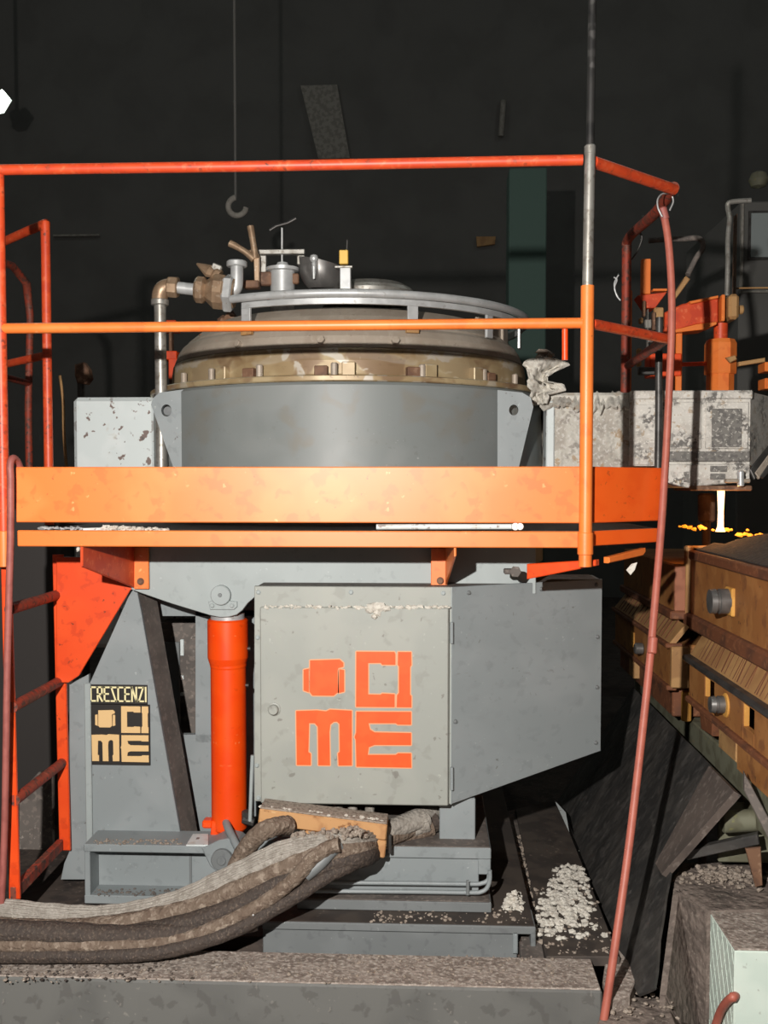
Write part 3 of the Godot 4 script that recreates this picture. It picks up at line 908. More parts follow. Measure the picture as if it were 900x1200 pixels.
	g = Geo.new(); g.cyl(W(868, 570, z + 0.06), W(868, 552, z + 0.06), m(4, z), 12, 0.003)
	obj("hinge_pin", g, M.bright_steel, t)
	g = Geo.new(); g.span(W(848, 566, z + 0.03), W(880, 561, z + 0.07), 0.004)
	obj("hinge_plate", g, M.lid_grey, t)
	g = Geo.new(); g.span(Vector3(W(806, 574, z).x, W(806, 575, z).y, z - 0.25), Vector3(W(879, 574, z).x, W(806, 569, z).y, z + 0.03), 0.004)
	obj("bottom_plate", g, M.rust_brown, t)
	for k in 3:
		g = Geo.new()
		g.slab([W(879 + k * 6, 550 + k * 4, z + 0.02), W(903 + k * 5, 520 + k * 3, z - 0.04), W(910 + k * 5, 530 + k * 3, z - 0.04), W(884 + k * 6, 562 - k * 1, z + 0.02)], 0.012, Vector3(0.4, 0.5, 1))
		obj("shield_plate", g, M.dark_steel if k != 1 else M.lid_grey, t)
	# stream of molten metal and its glow
	z = -1.05
	g = Geo.new()
	var ys := rel(-0.185)
	var top := W(845, 572, z)
	g.lathe([Vector2(0, ys), Vector2(m(6, z), ys), Vector2(m(3.6, z), ys + 0.02), Vector2(m(3.2, z), ys + 0.08), Vector2(m(4.4, z), top.y - 0.002), Vector2(0, top.y)], Vector3(top.x, 0, z), Vector3.UP, 14)
	single("metal_stream", g, M.molten, "white-hot stream of molten metal falling from the pouring box", "molten metal")
	var l := OmniLight3D.new()
	l.name = "stream_light"
	l.position = Vector3(top.x, rel(-0.09), z + 0.06)
	l.light_color = Color(1.0, 0.7, 0.4)
	l.light_energy = 0.05
	l.light_size = 0.03
	l.omni_range = 20.0
	l.omni_attenuation = 2.0
	l.shadow_enabled = true
	add_child(l)
	g = Geo.new(); g.cyl(W(828, 612, -1.5), W(828, 578, -1.5), m(10, -1.5), 16, 0.01)
	g.cyl(Vector3(W(828, 612, -1.5).x, FL, -1.5), W(828, 611, -1.5), m(5, -1.5), 12, 0.004)
	single("rusty_spindle", g, M.rust_brown, "rusty spindle in the dark behind the stream of molten metal", "spindle")
	g = Geo.new()
	var r3 := RandomNumberGenerator.new(); r3.seed = 12
	for q in [[797, 617, 2], [803, 617, 3], [808, 618, 3], [814, 620, 3], [821, 618, 4], [826, 619, 3], [835, 621, 2], [852, 621, 3], [857, 621, 2], [867, 627, 4], [873, 626, 3], [879, 627, 3], [876, 621, 2], [888, 628, 4], [894, 629, 6], [901, 630, 6], [907, 630, 5]]:
		g.rock(W(q[0], q[1], z + 0.02), Vector3(m(q[2] * 1.1, z), m(q[2] * 0.75, z), m(q[2], z)), r3)
	single("hot_splashes", g, M.ember, "glowing yellow splashes of metal along the mould tops under the pouring box", "splashes", "", "stuff")

# ---------------------------------------------------------------- orange tilt gear above the pouring box
func tilt_gear() -> void:
	var z := -1.3
	var t := thing("tilt_gear", W(800, 458, z), "orange tilting arm and column machinery standing on the pouring box", "machinery")
	var g := Geo.new()
	g.span(W(734, 470, z - 0.05), W(741, 340, z), 0.003)
	obj("flat_upright", g, M.lit_orange, t)
	g = Geo.new(); g.span(W(784, 462, z - 0.12), W(800, 388, z), 0.004)
	obj("column", g, M.lit_orange, t)
	g = Geo.new(); g.span(W(755, 444, z - 0.1), W(799, 414, z + 0.015), 0.004)
	obj("column_box", g, M.red_orange, t)
	g = Geo.new(); g.span(W(750, 346, z - 0.03), W(763, 303, z), 0.003)
	obj("plate_upright", g, M.lit_orange, t)
	g = Geo.new(); g.slab([W(748, 346, z + 0.02), W(782, 342, z + 0.02), W(768, 361, z + 0.02), W(758, 361, z + 0.02)], 0.1, Vector3.BACK)
	obj("tray", g, M.rail_orange, t)
	g = Geo.new(); g.span(W(763, 343, z - 0.02), W(782, 338, z + 0.02), 0.002)
	obj("tray_edge", g, M.lit_orange, t)
	# arm
	g = Geo.new(); g.prism(flatpoly([[779, 366], [800, 356], [842, 348], [842, 378], [815, 381], [790, 388], [779, 388]], z + 0.02), Vector3(0, 0, z + 0.02), Vector3.RIGHT, Vector3.UP, 0.1, 0.006)
	obj("arm", g, M.rail_orange, t)
	g = Geo.new(); g.slab([W(808, 353, z + 0.05), W(842, 346, z + 0.05), W(842, 349, z + 0.05), W(810, 356, z + 0.05)], 0.1, Vector3.BACK, 0.002)
	obj("arm_top_flange", g, M.lit_orange, t)
	g = Geo.new(); g.slab([W(788, 387, z + 0.05), W(816, 380, z + 0.05), W(840, 377, z + 0.05), W(840, 380, z + 0.05), W(826, 386, z + 0.05), W(788, 390, z + 0.05)], 0.12, Vector3.BACK, 0.002)
	obj("arm_bottom_flange", g, M.lit_orange, t)
	# head, neck, cylinder
	var zz := z + 0.03
	g = Geo.new(); g.span(W(845, 379, zz - 0.12), W(867, 344, zz), 0.012)
	var head := obj("head_block", g, M.mould_tan, t)
	g = Geo.new(); g.span(W(841, 381, zz - 0.11), W(846, 345, zz + 0.004), 0.003)
	obj("head_flange", g, M.lit_orange, head)
	g = Geo.new(); g.cyl(W(866, 363, zz - 0.05), W(871, 363, zz - 0.05), 0.02, 10, 0.004)
	obj("side_boss", g, M.mould_tan, head)
	var ax := W(849, 400, zz)
	g = Geo.new()
	var oc := Vector3(ax.x, 0, z - 0.03)
	g.lathe([Vector2(m(8, z), W(849, 398, z).y), Vector2(m(8, z), W(849, 378, z).y)], oc, Vector3.UP, 16)
	obj("neck", g, M.rail_orange, t)
	g = Geo.new()
	var yy := func(p: float) -> float: return W(849, p, z).y
	g.lathe([Vector2(0, yy.call(438)), Vector2(m(17.5, z), yy.call(438)), Vector2(m(18, z), yy.call(436)), Vector2(m(18, z), yy.call(402)), Vector2(m(15.5, z), yy.call(397)), Vector2(0, yy.call(397))], oc, Vector3.UP, 8, true, PI / 8, TAU + PI / 8)
	var cy := obj("cylinder_body", g, M.lit_orange, t)
	g = Geo.new(); g.slab([W(851, 419, z + 0.06), W(862, 416, z + 0.06), W(864, 421, z + 0.06), W(856, 425, z + 0.06)], 0.02, Vector3.BACK)
	obj("port_tab", g, M.mould_tan, cy)
	g = Geo.new()
	g.lathe([Vector2(0, yy.call(462)), Vector2(m(15.5, z), yy.call(462)), Vector2(m(15.5, z), yy.call(438)), Vector2(0, yy.call(438))], oc, Vector3.UP, 8, true, PI / 8, TAU + PI / 8)
	obj("cylinder_foot", g, M.lit_orange, t)
	g = Geo.new(); g.cyl(W(798, 427, z - 0.02), W(833, 426, z - 0.02), m(2.6, z), 10, 0.001)
	obj("tie_rod", g, M.red_orange, t)
	g = Geo.new(); g.slab([W(866, 424, z), W(897, 419, z), W(897, 424, z), W(866, 429, z)], 0.03, Vector3.BACK)
	obj("side_bar", g, M.mould_tan, t)
	for q in [[424, 438], [443, 458]]:
		g = Geo.new(); g.span(W(888, q[1], z - 0.1), W(912, q[0], z - 0.005), 0.003)
		obj("side_plate", g, M.lit_orange, t)
	for q in [[[790, 345], [805, 323], [809, 327], [794, 350]]]:
		g = Geo.new(); g.slab([W(788, 348, z), W(804, 323, z), W(809, 327, z), W(790, 353, z)], 0.04, Vector3.BACK)
		obj("diagonal_strap", g, M.mould_tan, t)
	# clutter of fittings around the column
	for q in [[752, 352, 757, 372, 0], [757, 362, 760, 410, 1], [763, 365, 770, 388, 0], [765, 360, 778, 385, 2], [757, 396, 766, 402, 1], [745, 408, 752, 430, 2], [747, 430, 768, 440, 3], [748, 372, 754, 380, 2], [754, 374, 764, 386, 1]]:
		g = Geo.new(); g.span(W(q[0], q[3], z + 0.02), W(q[2], q[1], z + 0.05), 0.004)
		obj("fitting", g, [M.rust_brown, M.worn_steel, M.mould_tan, M.dark_steel][q[4]], t)
	# bent vent pipe
	g = Geo.new()
	var p := smooth(path([[760, 282, z - 0.1], [785, 280, z - 0.1], [800, 280, z - 0.1], [816, 279, z - 0.1], [823, 283, z - 0.1], [823, 292, z - 0.1], [816, 302, z - 0.1], [806, 322, z - 0.08]]), 5)
	g.tube(p, 0.012, 10)
	single("bent_pipe", g, M.dusty_grey, "thin grey pipe bending over behind the pink hose above the tilting arm", "pipe")
	g = Geo.new(); g.tube(smooth(path([[771, 560, -0.9], [772, 480, -0.9], [772, 430, -0.9], [773, 372, -0.9]]), 3), m(4.2, -0.9), 12)
	single("black_rod", g, M.dark_steel, "shiny black rod standing in front of the pouring box beside the pink hose", "rod")
	# conduit and brown post at far right
	z = -1.6
	g = Geo.new()
	g.tube(smooth(path([[852, 347, -1.31], [853, 310, -1.33], [853, 280, -1.36], [855, 256, -1.38], [853, 244, -1.4], [856, 237, -1.4], [880, 235, -1.4]]), 5), m(2.8, z), 10)
	single("bent_conduit", g, M.worn_steel, "pale bent conduit rising from the orange head block at the far right", "conduit")
	g = Geo.new(); g.span(W(858, 352, z - 0.06), W(864, 250, z), 0.003)
	single("brown_post", g, M.rust_brown, "thin brown post behind the pale bent conduit", "post")
	g = Geo.new(); g.span(W(862, 339, z - 0.08), W(930, 336, z - 0.065), 0.002)
	single("thin_rail", g, M.mould_tan, "thin tan rail running right from the foot of the brown post", "rail")

# ---------------------------------------------------------------- service platform with railings
func platform() -> void:
	var t := thing("service_platform", Vector3(-0.4, 1.3, -0.4), "orange service platform with toe boards and tubular guard rails around the furnace", "platform")
	var g := Geo.new()
	var x0 := W(18, 580, 0).x
	var x1 := W(688, 580, 0).x
	var c2 := Vector3(0.775, 0, -0.275)      # end of the right chamfer
	var ytop := W(300, 547, 0).y
	var ybot := W(300, 612.5, 0).y
	var chtop := W(300, 622, 0).y
	var chbot := W(300, 641, 0).y
	# deck
	var deck := [Vector2(x0, 0.012), Vector2(x1, 0.012), Vector2(c2.x - 0.01, 0.012 - c2.z), Vector2(c2.x - 0.01, 0.88)]
	for i in 25:   # round the vessel
		var a := deg_to_rad(lerpf(58, -60, i / 24.0))
		var p := Vector2(CX + sin(a) * 0.9, -(CZ + cos(a) * 0.9))
		deck.append(p)
	deck.append_array([Vector2(-1.42, 0.95), Vector2(-1.42, 0.7), Vector2(x0, 0.7)])
	g.prism(deck, Vector3(0, chtop - 0.004, 0), Vector3.RIGHT, Vector3.FORWARD, 0.008, 0.001)
	obj("deck_plate", g, M.plate_dark, t)
	# toe boards
	g = Geo.new(); g.span(Vector3(x0, ybot, -0.01), Vector3(x1 - 0.01, ytop, 0.0), 0.003)
	obj("toe_board", g, M.lit_orange, t)
	g = Geo.new()
	var d := (c2 - Vector3(x1, 0, 0)).normalized()
	var s0 := Vector3(x1, 0, 0) + d * 0.02
	var out := Vector3(-d.z, 0, d.x)
	g.slab([Vector3(s0.x, ybot, s0.z), Vector3(c2.x, ybot, c2.z), Vector3(c2.x, ytop, c2.z), Vector3(s0.x, ytop, s0.z)], 0.01, Vector3(0.4, 0, 1))
	obj("toe_board", g, M.chamfer_lit_orange, t)
	g = Geo.new(); g.span(Vector3(c2.x - 0.01, ybot, -1.1), Vector3(c2.x, ytop, c2.z), 0.003)
	obj("toe_board", g, M.red_orange, t)
	# edge channel
	g = Geo.new(); g.span(Vector3(x0 + 0.004, chbot, -0.012), Vector3(x1 - 0.015, chtop, 0.002), 0.003)
	obj("edge_channel", g, M.lit_orange, t)
	g = Geo.new()
	g.slab([Vector3(s0.x, chbot + 0.005, s0.z), Vector3(c2.x - 0.015, chbot + 0.005, c2.z + 0.01), Vector3(c2.x - 0.015, chtop, c2.z + 0.01), Vector3(s0.x, chtop, s0.z)], 0.012, Vector3(0.4, 0, 1))
	obj("edge_channel", g, M.chamfer_lit_orange, t)
	g = Geo.new(); g.span(Vector3(x0 + 0.004, chbot + 0.004, -0.6), Vector3(x1 - 0.05, chbot + 0.012, -0.012), 0.002)
	obj("deck_frame", g, M.dark_steel, t)
	# posts and rails, front
	var yr := W(600, 192, 0).y
	var yt := yr
	var ym := W(550, 380, 0).y
	var xp := W(688, 400, 0.01).x
	var xl := W(1, 400, 0).x
	g = Geo.new()
	g.tube([Vector3(xp, W(688, 664, 0.01).y, 0.01), Vector3(xp, W(690, 335, 0.01).y, 0.01)], 0.0205, 16)
	var post := obj("post", g, M.lit_orange, t)
	g = Geo.new()
	g.cyl(Vector3(xp, W(686, 650, 0.01).y, 0.01), Vector3(xp, W(686, 624, 0.01).y, 0.01), 0.0245, 16, 0.002)
	obj("sleeve", g, M.lit_orange, post)
	g = Geo.new()
	g.tube([Vector3(xl, W(2, 660, 0).y, 0.0), Vector3(xl, yt - 0.018, 0.0), Vector3(xl, yt - 0.012, 0.0)], 0.0185, 16)
	post = obj("post", g, M.rail_orange, t)
	g = Geo.new()
	g.cyl(Vector3(xl, W(2, 664, 0).y, 0), Vector3(xl, W(2, 622, 0).y, 0), 0.023, 16, 0.002)
	obj("sleeve", g, M.lit_orange, post)
	g = Geo.new()
	var yl := W(4, 199, 0).y
	g.tube([Vector3(xl - 0.01, yl, 0), Vector3(-0.6, lerpf(yl, yr, 0.4), 0.004), Vector3(xp - 0.018, yr + 0.006, 0.008)], 0.0165, 14)
	obj("top_rail", g, M.rail_orange, t)
	g = Geo.new()
	g.tube([Vector3(xl, W(2, 385, 0).y, 0), Vector3(xp - 0.016, W(684, 379, 0).y, 0.008)], 0.0165, 14)
	obj("mid_rail", g, M.lit_orange, t)
	# right hand corner
	var c3 := Vector3(xp + 0.335, 0, -0.325)
	var e := Vector3(c3.x - 0.005, 0, -1.14)
	g = Geo.new()
	var yc := W(787, 222, c3.z).y
	g.tube([Vector3(xp + 0.016, W(700, 189, 0).y, -0.006), Vector3(c3.x, yc, c3.z)], 0.0185, 14)
	obj("top_rail", g, M.rail_orange, t)
	g = Geo.new()
	var ye := W(736, 285, e.z).y
	g.tube(smooth([Vector3(c3.x - 0.004, yc + 0.004, c3.z + 0.01), Vector3(c3.x - 0.002, yc - 0.004, -0.6), Vector3(e.x, ye + 0.012, e.z + 0.06), Vector3(e.x, ye - 0.03, e.z), Vector3(e.x, ye - 0.12, e.z), Vector3(e.x, 1.47, e.z)], 5), 0.0195, 14)
	obj("corner_post", g, M.old_red, t)
	g = Geo.new()
	g.tube([Vector3(xp + 0.016, W(697, 379, 0).y, -0.006), W(781, 397, c3.z)], 0.0165, 14)
	obj("mid_rail", g, M.rail_orange, t)
	g = Geo.new()
	g.tube([W(781, 397, c3.z), W(735, 429, e.z)], 0.0165, 14)
	obj("mid_rail", g, M.old_red, t)
	g = Geo.new(); g.tube([W(662, 377, -0.01), W(662, 422, -0.01)], m(3.6, 0), 10)
	obj("hanging_stub", g, M.red_orange, t)
	# left hand railing beyond the ladder gap
	var pz := -0.75
	var px := W(55, 400, pz).x
	var bot := W(55, 560, pz).y
	var ptop := W(48, 262, pz).y
	var lx := px - 0.5
	var lz := pz - 0.5
	g = Geo.new()
	g.tube(smooth([Vector3(px, 1.45, pz), Vector3(px, 2.0, pz), Vector3(px, ptop - 0.05, pz), Vector3(px - 0.006, ptop - 0.012, pz - 0.006), Vector3(px - 0.04, ptop, pz - 0.04), Vector3(lx, ptop, lz)], 5), 0.018, 14)
	obj("bent_rail", g, M.rail_orange, t)
	g = Geo.new()
	g.tube([Vector3(px, W(55, 416, pz).y, pz), Vector3(lx, W(55, 416, pz).y, lz)], 0.016, 12)
	obj("mid_rail", g, M.rail_orange, t)
	var bz := -1.82
	var bx := W(32, 400, bz).x
	g = Geo.new()
	g.tube(smooth([Vector3(bx, 1.45, bz), Vector3(bx, 2.0, bz), Vector3(bx, W(32, 332, bz).y, bz), Vector3(lx, ptop, lz)], 3), 0.018, 12)
	obj("bent_rail", g, M.old_red, t)
	g = Geo.new()
	g.tube([Vector3(bx, W(32, 449, bz).y, bz), Vector3(lx, W(55, 416, pz).y, lz)], 0.016, 12)
	obj("mid_rail", g, M.old_red, t)
	# brackets under the deck
	var zw := -0.435
	g = Geo.new()
	var near := W(97, 640, -0.01)
	g.slab([W(97, 640, -0.01), W(97, 664, -0.01), Vector3(W(159, 688, zw).x, W(157, 689, zw).y, zw), Vector3(W(159, 642, zw).x, near.y, zw)], 0.008, Vector3(1, 0, 0.2))
	var br := obj("bracket", g, M.rail_orange, t)
	g = Geo.new(); g.span(W(158, 690, zw), W(175, 641, zw) + Vector3(0, 0, 0.012), 0.002)
	obj("bracket_flange", g, M.lit_orange, br)
	g = Geo.new(); bolt(g, W(166, 681, zw) + Vector3(0, 0, 0.012), Vector3.BACK, 0.0105)
	obj("bolt", g, M.rust_brown, br)
	g = Geo.new()
	g.slab([W(535, 640, -0.012), W(535, 652, -0.012), Vector3(W(523, 690, zw).x, W(520, 690, zw).y, zw), Vector3(W(523, 640, zw).x, near.y, zw)], 0.008, Vector3(1, 0, 0.2))
	br = obj("bracket", g, M.lit_orange, t)
	g = Geo.new(); g.span(W(505, 690, zw), W(524, 641, zw) + Vector3(0, 0, 0.06), 0.002)
	obj("bracket_flange", g, M.lit_orange, br)
	g = Geo.new(); bolt(g, W(516, 680.5, zw + 0.06), Vector3.BACK, 0.0105)
	obj("bolt", g, M.rust_brown, br)
	# sloping arms under the right corner
	g = Geo.new(); g.slab([W(617, 661, -0.12), W(698, 656, -0.005), W(698, 663, -0.005), W(617, 679, -0.12)], 0.03, Vector3.BACK)
	obj("corner_arm", g, M.red_orange, t)
	g = Geo.new(); g.slab([W(714, 653, -0.07), W(757, 642, -0.24), W(757, 647, -0.24), W(753, 651, -0.23), W(714, 660, -0.07)], 0.02, Vector3(0.3, 0.2, 1))
	obj("corner_arm", g, M.lit_orange, t)
	# gusset plate above the ladder foot
	g = Geo.new(); g.prism(flatpoly([[66, 653], [98, 653], [158, 688], [152, 692], [92, 792], [80, 800], [66, 800]], -0.46), Vector3(0, 0, -0.46), Vector3.RIGHT, Vector3.UP, 0.012, 0.002)
	obj("gusset_plate", g, M.red_orange, t)
	# clutter on the deck edge
	g = Geo.new()
	g.cyl(W(441, 617.5, -0.03), W(610, 617, -0.03), 0.009, 12, 0.001)
	single("white_tube", g, M.white_enamel, "thin white tube lying on the deck edge below the front toe board", "tube")
	g = Geo.new(); g.cyl(W(604, 617, -0.02), W(604, 617, -0.004), 0.013, 16, 0.002)
	g.cyl(W(609.5, 617, -0.02), W(609.5, 617, 0.0), 0.012, 16, 0.002)
	single("tube_end_ring", g, M.worn_steel, "small steel end ring at the right end of the white tube", "ring")
	g = Geo.new(); g.slab([W(97, 619, -0.02), W(124, 618, -0.02), W(124, 621.5, -0.02), W(97, 621.5, -0.02)], 0.02, Vector3.BACK, 0.001)
	single("white_strip", g, M.white_enamel, "short white strip lying on the deck edge among foil scraps at left", "strip")
	g = Geo.new(); g.cyl(W(604, 670, -0.3), W(604, 670, -0.25), 0.02, 6, 0.002, true)
	g.span(W(590, 672, -0.3), W(606, 667, -0.26), 0.003)
	single("clip_bolt", g, M.dusty_grey, "grey clip with bolt beside the sloping orange corner arm", "clip")
	# grey pipe standing in the corner post
	g = Geo.new()
	g.tube([Vector3(xp, W(690, 336, 0.01).y, 0.01), Vector3(xp + 0.004, W(693, 176, 0.01).y, 0.01)], 0.0165, 16)
	t = thing("scaffold_pipe", Vector3(xp, W(690, 336, 0.01).y, 0.01), "grey steel pipe with shade-painted upper length rising out of the front orange corner post", "pipe")
	obj("lower_length", g, M.worn_steel, t)
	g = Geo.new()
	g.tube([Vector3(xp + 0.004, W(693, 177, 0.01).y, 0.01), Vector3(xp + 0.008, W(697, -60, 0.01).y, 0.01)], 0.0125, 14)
	obj("shaded_length", g, M.shaded_steel, t)  # upper length coloured darker to imitate light fading upward
	g = Geo.new()
	g.cyl(Vector3(xp + 0.004, W(693, 182, 0.01).y, 0.01), Vector3(xp + 0.004, W(693, 170, 0.01).y, 0.01), 0.0175, 16, 0.004)
	obj("coupling", g, M.worn_steel, t)  # joint added where the painted shade begins

func ladder() -> void:
	var t := thing("ladder", W(45, 1050, -0.26), "orange steel ladder with worn rungs hanging from the left end of the platform", "ladder")
	var zn := -0.04
	var zf := -0.49
	var lean := Vector3(0.022, 0, 0)
	var g := Geo.new()
	var bn := W(16.5, 1054, zn)
	var bf := W(74.5, 994, zf)
	bf.y = bn.y
	var tn := W(6, 650, zn)
	var tf := W(67, 650, zf)
	g.slab([bn + Vector3(-0.018, 0, 0), bn + Vector3(0.018, 0, 0), tn + Vector3(0.016, 0, 0), tn + Vector3(-0.016, 0, 0)], 0.012, Vector3.BACK)
	obj("rail", g, M.red_orange, t)
	g = Geo.new()
	g.slab([bf + Vector3(-0.017, 0, 0), bf + Vector3(0.024, 0, 0), tf + Vector3(0.02, 0, 0), tf + Vector3(-0.019, 0, 0)], 0.014, Vector3.BACK)
	obj("rail", g, M.red_orange, t)
	for q in [[714, 698], [829, 800], [938, 899], [1046, 994]]:
		var a := W(17, q[0], zn)
		var b := W(71, q[1], zf)
		b.y = a.y
		var k := (a.y - bn.y) / (tn.y - bn.y)
		a.x = lerpf(bn.x, tn.x, k) + 0.01
		b.x = lerpf(bf.x, tf.x, k)
		g = Geo.new()
		if q[0] > 1000:
			g.slab([a + Vector3(0, 0.018, 0), b + Vector3(0, 0.02, 0), b + Vector3(0, -0.02, 0), a + Vector3(0, -0.026, 0)], 0.022, Vector3(1, 0, 0.3))
		else:
			g.tube([a, b], 0.0185, 12)
		obj("rung", g, M.old_red, t)

# ---------------------------------------------------------------- frame, leg, tilt beam and hydraulic cylinder
func lower_machine() -> void:
	var z := -0.44
	var t := thing("tilt_beam", W(350, 720, z), "pale grey tilting beam plate with a curved lobe and pivot pin above the orange cylinder", "beam")
	var g := Geo.new()
	g.prism(flatpoly([[150, 628], [628, 628], [628, 696], [298, 700], [290, 707], [284, 715], [277, 720.5], [268, 723], [258, 723.5], [246, 721], [200, 707], [154, 691]], z), Vector3(0, 0, z), Vector3.RIGHT, Vector3.UP, 0.05, 0.002)
	obj("web_plate", g, M.pale_grey_paint, t)
	g = Geo.new()
	var pc := W(259.5, 697, z)
	g.cyl(pc, pc + Vector3(0, 0, 0.02), m(12, z), 28, 0.003)
	var pin := obj("pivot_pin", g, M.pale_grey_paint, t)
	g = Geo.new(); g.cyl(pc + Vector3(-0.001, 0.001, 0.019), pc + Vector3(-0.001, 0.001, 0.024), m(2.4, z), 12, 0.001)
	obj("grease_nipple", g, M.dark_grey_paint, pin)
	g = Geo.new(); g.prism(flatpoly([[244, 705], [253, 703], [266, 704], [278, 705], [278, 711], [274, 714.5], [246, 714.5]], z + 0.008), Vector3(0, 0, z + 0.008), Vector3.RIGHT, Vector3.UP, 0.008, 0.002)
	var kp := obj("keeper_plate", g, M.pale_grey_paint, t)
	for x in [249, 272]:
		g = Geo.new(); bolt(g, W(x, 709.5, z + 0.008), Vector3.BACK, 0.007, 0.008)
		obj("bolt", g, M.pale_grey_paint, kp)
	# leg
	z = -0.5
	t = thing("side_leg", W(150, 990, z), "grey tapered steel leg carrying the black lettered sign", "leg")
	g = Geo.new()
	g.prism(flatpoly([[103, 805], [150, 700], [156, 690], [160, 690], [166, 720], [214, 992], [103, 992]], z), Vector3(0, 0, z), Vector3.RIGHT, Vector3.UP, 0.02, 0.002)
	obj("leg_plate", g, M.grey_paint, t)
	g = Geo.new()
	var p0 := W(159, 690, z)
	var p1 := W(212, 992, z)
	g.slab([p0, p1, p1 + Vector3(0.035, 0, -0.13), p0 + Vector3(0.035, 0, -0.13)], 0.014, Vector3(1, 0.2, 0), 0.002)
	obj("leg_flange", g, M.dusty_grey, t)
	g = Geo.new()
	g.prism(flatpoly([[81, 802], [104, 790], [104, 1031], [71, 1031], [75, 1012], [81, 998]], z - 0.02), Vector3(0, 0, z - 0.02), Vector3.RIGHT, Vector3.UP, 0.02, 0.002)
	obj("outer_plate", g, M.grey_paint, t)
	g = Geo.new(); g.span(W(102, 990, z), W(107, 800, z) + Vector3(0, 0, 0.012), 0.003)
	obj("edge_rib", g, M.pale_grey_paint, t)
	sign_plate(z)
	# rear frame panel with an opening
	z = -0.72
	t = thing("rear_frame", W(210, 978, z), "grey rear frame panel with a window opening between leg and orange cylinder", "frame")
	for q in [[[150, 722], [150, 680], [300, 680], [300, 722]], [[229, 870], [229, 715], [300, 715], [300, 870]], [[140, 990], [140, 861], [300, 861], [300, 990]], [[140, 866], [140, 715], [176, 715], [190, 800], [213, 866]]]:
		g = Geo.new(); g.slab([W(q[0][0], q[0][1], z), W(q[1][0], q[1][1], z), W(q[2][0], q[2][1], z)] + ([W(q[3][0], q[3][1], z)] if q.size() > 3 else []) + ([W(q[4][0], q[4][1], z)] if q.size() > 4 else []), 0.03, Vector3.BACK, 0.001)
		obj("frame_plate", g, M.grey_paint, t)
	z = -1.0
	t = thing("junction_box", W(212, 890, z), "dusty brown box seen through the opening beside the leg", "box")
	g = Geo.new(); g.span(Vector3(W(190, 890, z).x, 0.1, z - 0.12), W(245, 729, z), 0.004)
	obj("box_body", g, M.dusty_grey, t)
	g = Geo.new(); g.span(W(192, 850, z), W(211, 752, z) + Vector3(0, 0, 0.012), 0.003)
	obj("box_lid", g, M.dark_grey_paint, t)
	for q in [[749, 768], [791, 796], [811, 815]]:
		g = Geo.new(); g.span(W(212, q[1], z), W(216, q[0], z) + Vector3(0, 0, 0.012), 0.002)
		obj("catch", g, M.white_enamel, t)
	# base box with framed front
	z = -0.35
	t = thing("base_box", W(200, 1060, z), "grey open-framed base box under the leg with a pin lug at its right", "base")
	var fl := Geo.new()
	fl.span(Vector3(W(98, 1000, z).x, W(200, 1061, z).y, z - 0.16), Vector3(W(340, 1000, z).x, W(200, 1051, z).y, z), 0.003)
	obj("bottom_flange", fl, M.grey_paint, t)
	g = Geo.new(); g.span(Vector3(W(98, 1000, z).x, W(200, 1000, z).y, z - 0.16), Vector3(W(262, 1000, z).x, W(200, 991, z).y, z), 0.003)
	obj("top_flange", g, M.grey_paint, t)
	g = Geo.new(); g.span(Vector3(W(98.6, 1000, z).x, W(200, 1053, z).y, z - 0.155), Vector3(W(105, 1000, z).x, W(200, 998, z).y, z - 0.002), 0.002)
	obj("side_flange", g, M.grey_paint, t)
	g = Geo.new(); g.span(Vector3(W(103, 1000, z).x, W(200, 1053, z).y, z - 0.15), Vector3(W(340, 1000, z).x, W(200, 995, z).y, z - 0.10), 0.002)
	obj("recessed_panel", g, M.grey_paint, t)
	g = Geo.new(); g.span(Vector3(W(214, 1000, z).x, W(200, 1052, z).y, z - 0.1), Vector3(W(217, 1000, z).x, W(200, 1000, z).y, z - 0.095), 0.001)
	obj("seam", g, M.dark_grey_paint, t)
	g = Geo.new()
	g.prism(flatpoly([[236, 994], [246, 990], [256, 985], [266, 983], [278, 986], [286, 992], [289, 1002], [287, 1014], [280, 1023], [268, 1027], [256, 1024], [246, 1015], [240, 1003]], z + 0.005), Vector3(0, 0, z + 0.005), Vector3.RIGHT, Vector3.UP, 0.1, 0.004)
	var lug := obj("pin_lug", g, M.grey_paint, t)
	g = Geo.new()
	var lc := W(261, 1006, z + 0.005)
	g.cyl(lc, lc + Vector3(0, 0, 0.022), m(13, z), 24, 0.003)
	g.cyl(lc + Vector3(0, 0, 0.02), lc + Vector3(0, 0, 0.028), m(5.5, z), 16, 0.002)
	obj("pin", g, M.dark_grey_paint, lug)
	# hydraulic cylinder
	z = -0.52
	t = thing("hydraulic_cylinder", W(266, 985, z), "bright orange hydraulic cylinder standing between the grey leg and the cabinet", "cylinder")
	var x := W(268, 850, z).x
	var yy := func(p: float) -> float: return W(268, p, z).y
	g = Geo.new()
	g.lathe([Vector2(0, yy.call(972)), Vector2(m(19, z), yy.call(972)), Vector2(m(21, z), yy.call(969)), Vector2(m(21, z), yy.call(782)), Vector2(m(21.6, z), yy.call(780)), Vector2(m(21.6, z), yy.call(776)), Vector2(0, yy.call(776))], Vector3(x, 0, z), Vector3.UP, 40)
	obj("barrel", g, M.cylinder_orange, t)
	g = Geo.new()
	g.lathe([Vector2(0, yy.call(778)), Vector2(m(21.6, z), yy.call(778)), Vector2(m(24, z), yy.call(770)), Vector2(m(24, z), yy.call(727)), Vector2(m(22, z), yy.call(725)), Vector2(0, yy.call(725))], Vector3(x - 0.001, 0, z), Vector3.UP, 40)
	obj("gland", g, M.cylinder_orange, t)
	g = Geo.new()
	g.lathe([Vector2(0, yy.call(726)), Vector2(m(20, z), yy.call(726)), Vector2(m(20, z), yy.call(717)), Vector2(0, yy.call(717))], Vector3(x - 0.001, 0, z), Vector3.UP, 32)
